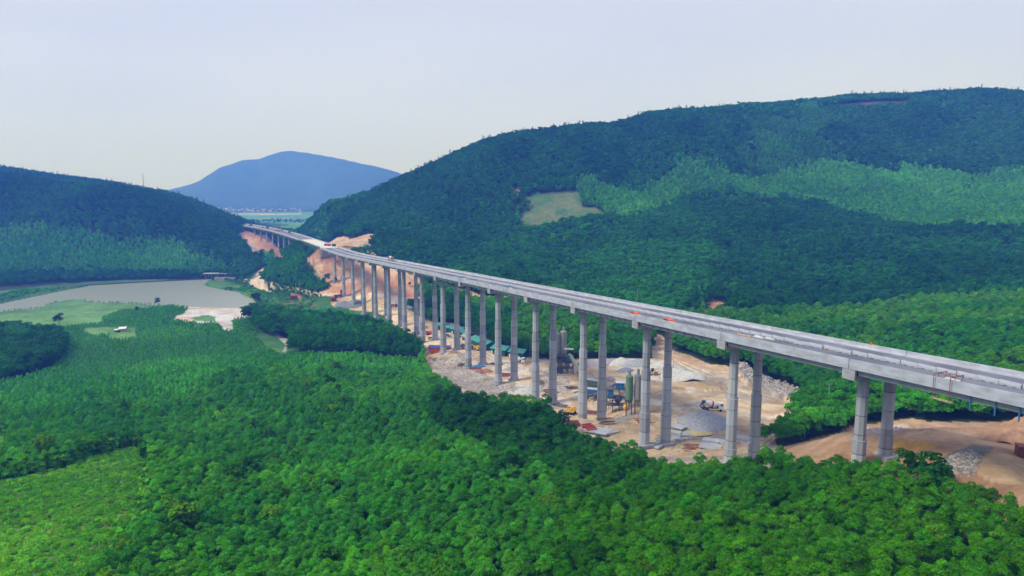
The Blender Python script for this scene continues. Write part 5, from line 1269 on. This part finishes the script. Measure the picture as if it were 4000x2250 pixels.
def box_thing(name, x, y, d, rz, m, label, cat, lid=None, dz=0):
    e = empty(name, stand(x, y, dz), rz, label, cat); b = MB(); b.box((0, 0, d[2]/2-.1), (d[0], d[1], d[2]+.2))
    for i in range(max(2, int(d[0]/.6))): b.box((-d[0]/2+(i+.5)*d[0]/max(2, int(d[0]/.6)), -d[1]/2-.04, d[2]/2), (.12, .08, d[2]*.9))
    bo = b.build('body', m, e); MB().box((0, 0, d[2]+.06), (d[0]+.1, d[1]+.1, .1)).build('lid', lid or m, e); MB().box((d[0]/2+.02, 0, d[2]/2), (.05, d[1]*.7, d[2]*.8)).build('door', M['steel'], bo)
box_thing('site_container', 840, 620, (4, 2.4, 2.6), R(20), M['rwall'], 'small dark green container on the pad right of the red lorry', 'container')
box_thing('site_container', 921, 623, (4.5, 2.4, 3.2), R(-30), M['roof'], 'green container at the right end of the orange pad', 'container')
box_thing('site_container', 2592, 1150, (5, 2.4, 2.4), R(-20), M['rust'], 'rusty brown container cut by the right edge of the picture', 'container')
box_thing('site_container', 838, 757, (5, 3.2, 3.2), R(40), M['rust'], 'rust coloured box with a dark opening below the brown dump truck', 'container')
box_thing('site_container', 859, 743, (1.6, 1.6, 5), 0, M['redp'], 'dark red upright tank on the bench road', 'container')
box_thing('guard_hut', 1640, 868, (3, 3, 3), R(10), M['rwall'], 'tiny green guard hut with blue roof at the foot of the steep track', 'hut', M['tarp'])
box_thing('site_cabin', 740, 752, (6, 4, 3.2), R(10), M['rust'], 'reddish shed on bare ground by the road left of the piers', 'shed')
e = empty('drill_rig', stand(1384, 894), 0, 'little red drilling rig standing in the open yard', 'rig')
MB().box((0, 0, .6), (2, 1.4, 1.0)).build('base', M['redp'], e); b = MB(); b.box((-.5, 0, 2.6), (.2, .2, 4)); b.box((.5, 0, 2.6), (.2, .2, 4)); b.box((0, 0, 2.2), (.8, .3, .5)); b.build('mast', M['steel'], e)
o = MB().lathe((0, 0, 0), (0, 0, 1), [(0, 5.2), (.05, 5.0)], 20).build('puddle', M['pond']); q = stand(1744, 1089, .15); o.location = q; o.scale = (1.3, .55, 1); tag(o, 'yellow puddle below the dark gravel heap', 'puddle')
o = MB().lathe((0, 0, 0), (0, 0, 1), [(0, 2.6), (.5, 2.2), (.7, .6)], 12).build('blue_sheet', M['blue'], None); o.location = stand(1204, 924, .05); o.scale = (1.6, .5, 1); tag(o, 'blue tarpaulin sheet at the foot of a pier', 'tarpaulin')
# --- people
def person(x, y, rz, label, top, leg):
    p = stand(x, y); me = bpy.data.meshes.new('person'); V = [(0,0,.95),(0,0,1.2),(0,0,1.45),(0,0,1.56),(0,0,1.70),(.1,0,.9),(.12,.03,.5),(.12,-.02,.06),(.12,.12,.03),(-.1,0,.9),(-.12,-.03,.5),(-.12,-.06,.06),(-.12,.08,.03),(.2,0,1.42),(.26,.02,1.15),(.26,.14,.92),(-.2,0,1.42),(-.26,.02,1.15),(-.26,.12,.92)]
    E_ = [(0,1),(1,2),(2,3),(3,4),(0,5),(5,6),(6,7),(7,8),(0,9),(9,10),(10,11),(11,12),(2,13),(13,14),(14,15),(2,16),(16,17),(17,18)]
    me.from_pydata(V, E_, []); o = bpy.data.objects.new('person', me); COL.objects.link(o)
    sk = o.modifiers.new('skin', 'SKIN'); rad = [.15,.14,.16,.06,.11,.09,.07,.05,.04,.09,.07,.05,.04,.06,.045,.035,.06,.045,.035]
    for v, r in zip(me.skin_vertices[0].data, rad): v.radius = (r, r)
    me.skin_vertices[0].data[0].use_root = True; o.modifiers.new('sub', 'SUBSURF').levels = 1
    me.materials.append(top); o.location = p; o.rotation_euler = (0, 0, rz); tag(o, label, 'person')
person(962, 770, 0, 'worker in dark clothes standing between the far piers', M['steel'], M['steel'])
# --- things on the bridge
def ondeck(s, wv): return dk(s, wv, DECK_Z+.006)
def dang(s): return R(90)-ax(s)[3]
mixer_truck(ondeck(10.66, 14.0), dang(10.7)+R(180), 'grey mixer truck standing on the bridge deck', M['lgrav'], None, M['beige'])
for s, wv, sc_, lb in [(2.11, 3.0, 1.0, 'orange sheet bundle on the deck, the farther of two'), (1.66, 2.8, 1.1, 'orange arched sheet on the deck, the nearer of two')]:
    mb = MB(); n_ = 10
    for i in range(n_):
        a0, a1 = math.pi*i/n_, math.pi*(i+1)/n_; P_ = lambda a, y, r: (r*1.9*math.cos(a), y, r*1.0*math.sin(a))
        mb.add([P_(a0,-.8,1.1), P_(a1,-.8,1.1), P_(a1,.8,1.1), P_(a0,.8,1.1), P_(a0,-.8,1.02), P_(a1,-.8,1.02), P_(a1,.8,1.02), P_(a0,.8,1.02)], [(3,2,1,0),(4,5,6,7),(0,1,5,4),(2,3,7,6)])
    o = mb.build('orange_tarpaulin', M['orange']); o.location = ondeck(s, wv); o.rotation_euler = (0, 0, dang(s)); o.scale = (sc_, sc_, sc_); tag(o, lb, 'tarpaulin')
    for a in (-1.3, 0, 1.3): MB().box((a, 0, .45 if a else 1.0), (.25, 1.5, .9 if a else .12)).build('load', M['redp'], o)
def gantry(s, label, m):
    e = empty('hanging_platform', dk(s, 0, 0), dang(s), label, 'platform')   # local x along the deck, +y outward
    for x in (-1.6, 1.6):
        f = MB(); f.tube((x, -3.2, 5.2), (x, .5, 5.0), .07, n=6); f.tube((x, .5, 5.0), (x, .5, .4), .07, n=6); f.tube((x, -.8, 5.1), (x, -.8, DECK_Z), .06, n=6); f.tube((x, -3.2, 5.2), (x, -2.4, DECK_Z), .06, n=6); f.build('arm', m, e)
    MB().box((0, .1, .4), (4.0, .9, .08)).build('platform_floor', M['wood'], e)
    b = MB(); b.tube((-1.6, -2.2, 5.15), (1.6, -2.2, 5.15), .06, n=6); b.tube((-1.6, -.8, 5.05), (1.6, -.8, 5.05), .06, n=6); b.build('crossbar', m, e); MB().box((0, -2.6, DECK_Z+.4), (2.8, .8, .7)).build('counterweight', M['pale'], e)
gantry(-.52, 'rust red hanging work platform hooked over the near parapet on the right', M['rust'])
gantry(4.51, 'dark blue hanging work frame over the parapet at mid bridge', M['blue'])
gantry(5.96, 'second blue hanging work frame farther along the parapet', M['blue'])
for s, wv, l, w_, m, lb in [(.92, 5.2, 5, 1.5, M['wood'], 'tan plywood sheet on the deck beside the barrier row'), (.84, 7.0, 2.6, 1.2, M['white'], 'white board on the deck next to the plywood'), (.76, 7.6, 2.4, .9, M['white'], 'small white board lying at the end of the straight barrier row'), (6.9, 10, 3, 2, M['tarp'], 'blue sheet on the deck near the farther work frame'), (6.75, 11, 3, 1.6, M['wood'], 'timber pieces on the deck right of the blue sheet')]:
    e = empty('board_stack', ondeck(s, wv), dang(s)+R(12), lb, 'boards')
    for k in range(3): MB().box((k*.15, k*.06, .09+k*.13), (l-k*.4, w_-k*.15, .1)).build('board', m, e)
box_x = lambda *a: None
o = MB().lathe((0, 0, 0), (0, 0, 1), [(0, .35), (.1, .35), (.12, .16), (.75, .05)], 10).build('traffic_cone', M['orange']); o.location = dk(.23, 17.9, 4.5); tag(o, 'orange marker on top of the far parapet', 'cone')
# machines on the far deck
def at_deck(xD, wv=9):
    best = min(np.arange(15, 34, .05), key=lambda s: abs(1288+dk(s, wv).x/(dk(s, wv, 3.4).y*CP-dk(s, wv, 3.4).z*SP)*1783.9-xD)); return best
for xd, wv, f_, m, lb in [(699, 8, 'ex', M['orange'], 'orange excavator on the far deck'), (709, 12, 'dt', M['gtank'], 'grey tipper behind the orange excavator on the far deck'), (728, 13, 'dt', M['rust'], 'rust red tipper on the far deck, nearest of the machines'), (673, 10, 'dt', M['steel'], 'dark truck far along the curved deck'), (631, 8, 'ex', M['steel'], 'dark machine at the far end of the curved deck'), (662, 9, 'car', M['steel'], 'dark car ahead of the dark truck on the curved deck')]:
    s = at_deck(xd, wv); p = ondeck(s, wv)
    if f_ == 'ex': excavator(p, dang(s)+R(30), lb, m, up=False)
    elif f_ == 'dt': dump_truck(p, dang(s)+R(180), lb, m, m)
    else: car(p, dang(s), lb, m)
dump_truck(stand(824, 619), R(160), 'red dump truck at the edge of the pad beside the white road', M['redp'], M['redp'])
car(stand(849, 625), R(150), 'pale blue car between the red lorry and the timber', M['gtank'])
# --- village below the distant mountain
def on_plain(x, y):
    a = at(x, y, 1.0); a = a*(-106/a[2]); return Vector((a[0], a[1], float(gz(a[0], a[1]))))
h0 = None; rv = random.Random(5); VM = [M['pale'], M['pale'], M['pink']]
hv = {}
for i in range(64):
    p = on_plain(rv.uniform(515, 760), rv.choice([526, 528, 530, 532, 533])+rv.uniform(-1, 1))
    k = i % 3
    if k not in hv:
        e = empty('village_house', p, 0, '', 'house'); L_, W_, H_ = ((12, 9, 7), (16, 9, 4.5), (10, 8, 10))[k]
        wl = MB().box((0, 0, H_/2-1), (L_, W_, H_+2)).build('wall', VM[k], e)
        for x in (-L_/4, L_/4): MB().box((x, -W_/2-.05, H_*.5), (1.6, .15, 1.8)).build('window', M['glass'], wl)
        r = MB(); r.add([(-L_/2-.6, -W_/2-.6, H_), (L_/2+.6, -W_/2-.6, H_), (L_/2+.6, W_/2+.6, H_), (-L_/2-.6, W_/2+.6, H_), (-L_/2, 0, H_+2.6), (L_/2, 0, H_+2.6)], [(3,2,1,0),(0,1,5,4),(2,3,4,5),(1,2,5),(3,0,4)])
        r.build('roof', (M['rust'], M['pink'], M['roof'])[k], e); hv[k] = e
    else: e = copy_tree(hv[k])
    e.location = p; e.rotation_euler = (0, 0, rv.uniform(-.4, .4)); e.scale = (rv.uniform(.6, 1.1),)*3
    tag(e, ('pale two storey house in the village at the foot of the distant mountain', 'low long pale house in the village at the foot of the distant mountain', 'tall narrow house in the village at the foot of the distant mountain')[k], 'house', 'village houses')
# tree belt on the plain
rv = random.Random(9); rows = []
for i in range(260):
    x = rv.uniform(600, 770) if i < 120 else rv.uniform(500, 790); y = rv.uniform(557, 563) if i < 120 else rv.uniform(524, 536)
    p = on_plain(x, y); rows.append([p.x, p.y, p.z, rv.uniform(.7, 1.3)*1.1, rv.uniform(0, 6), 1, .02, .07, .03])
scatter('tree_belt', np.array(rows), [[], pats[1]], ('dark belt of trees on the plain around the distant village', 'trees'))
# --- loose rock and rubble
rk = []; rg = random.Random(3)
def rock_field(poly, n, s0, s1, Y=None):
    P = hits(poly); x0, y0 = P.min(0); x1, y1 = P.max(0); c = 0
    while c < n:
        x = rg.uniform(x0, x1); y = rg.uniform(y0, y1)
        if inside(P, np.array([x]), np.array([y]))[0]: rk.append((x, y, rg.uniform(s0, s1)*rg.choice([.5, .7, 1, 1.4]))); c += 1
rock_field([(1850,925),(1910,940),(1975,965),(2055,1008),(2000,1010),(1930,985),(1870,960)], 1500, .4, 1.2)
rock_field([(1068,905),(1180,925),(1300,965),(1290,990),(1200,985),(1140,960)], 700, .3, .9)
rock_field([(1150,890),(1200,890),(1230,915),(1160,915)], 260, .3, .8)
rock_field([(1330,925),(1430,940),(1445,980),(1400,1000),(1340,975)], 420, .3, .9)
rock_field([(930,760),(1030,765),(1060,800),(1000,790)], 260, .3, .9)
rock_field([(1640,1150),(1760,1075),(1830,1095),(1900,1110),(1860,1150)], 300, .2, .6)
rock_field([(1550,1040),(1610,1045),(1600,1060),(1540,1055)], 120, .2, .7)
rock_field([(2160,1075),(2330,1070),(2330,1095),(2160,1095)], 120, .2, .6)
rock_field([(770,655),(830,650),(900,740),(1000,740),(1000,700),(900,680)], 400, .3, .9)
rock_field([(1190,960),(1330,975),(1340,1000),(1250,1000)], 300, .3, .8)
rock_field([(2370,1165),(2440,1130),(2470,1150),(2450,1200),(2390,1200)], 420, .15, .5)
rock_field([(2130,1090),(2576,1060),(2576,1100),(2200,1130)], 260, .15, .4)
mb = MB()
for x, y, s in rk:
    z = float(gz(x, y)); vs = []
    for p in [(-1,-.8,-.3),(.9,-1,-.3),(1,.9,-.3),(-.9,1,-.3),(-.6,-.5,.7),(.6,-.6,.5),(.5,.6,.8),(-.5,.4,.5)]:
        vs.append((x+p[0]*s*rg.uniform(.4, .7), y+p[1]*s*rg.uniform(.4, .7), z+p[2]*s*rg.uniform(.4, .8)))
    mb.add(vs, [(3,2,1,0),(4,5,6,7),(0,1,5,4),(1,2,6,5),(2,3,7,6),(3,0,4,7)])
tag(mb.build('rubble', M['rock']), 'broken rock and rubble strewn over the work yard', 'rubble', kind='stuff')
# ---------------------------------------------------------------- haze
HAZE_DENS = .00037
mb = MB(); mb.box((0, 3800, 110), (16000, 8400, 450)); hz = mb.build('haze', M['white']); tag(hz, 'thin blue air over the whole valley', 'haze', kind='stuff')
hm = bpy.data.materials.new('haze_air'); hm.use_nodes = True; t = hm.node_tree; t.nodes.clear()
pv = N(t, 'ShaderNodeVolumePrincipled'); o = N(t, 'ShaderNodeOutputMaterial'); t.links.new(pv.outputs[0], o.inputs['Volume'])
pv.inputs['Color'].default_value = (.078, .215, 1.0, 1); pv.inputs['Density'].default_value = HAZE_DENS
pv.inputs['Density Attribute'].default_value = ''; pv.inputs['Anisotropy'].default_value = .2
pv.inputs['Absorption Color'].default_value = (1, 1, 1, 1)
hz.data.materials.clear(); hz.data.materials.append(hm)
try: hm.cycles.homogeneous_volume = True
except Exception: pass

sc.cycles.use_denoising = True
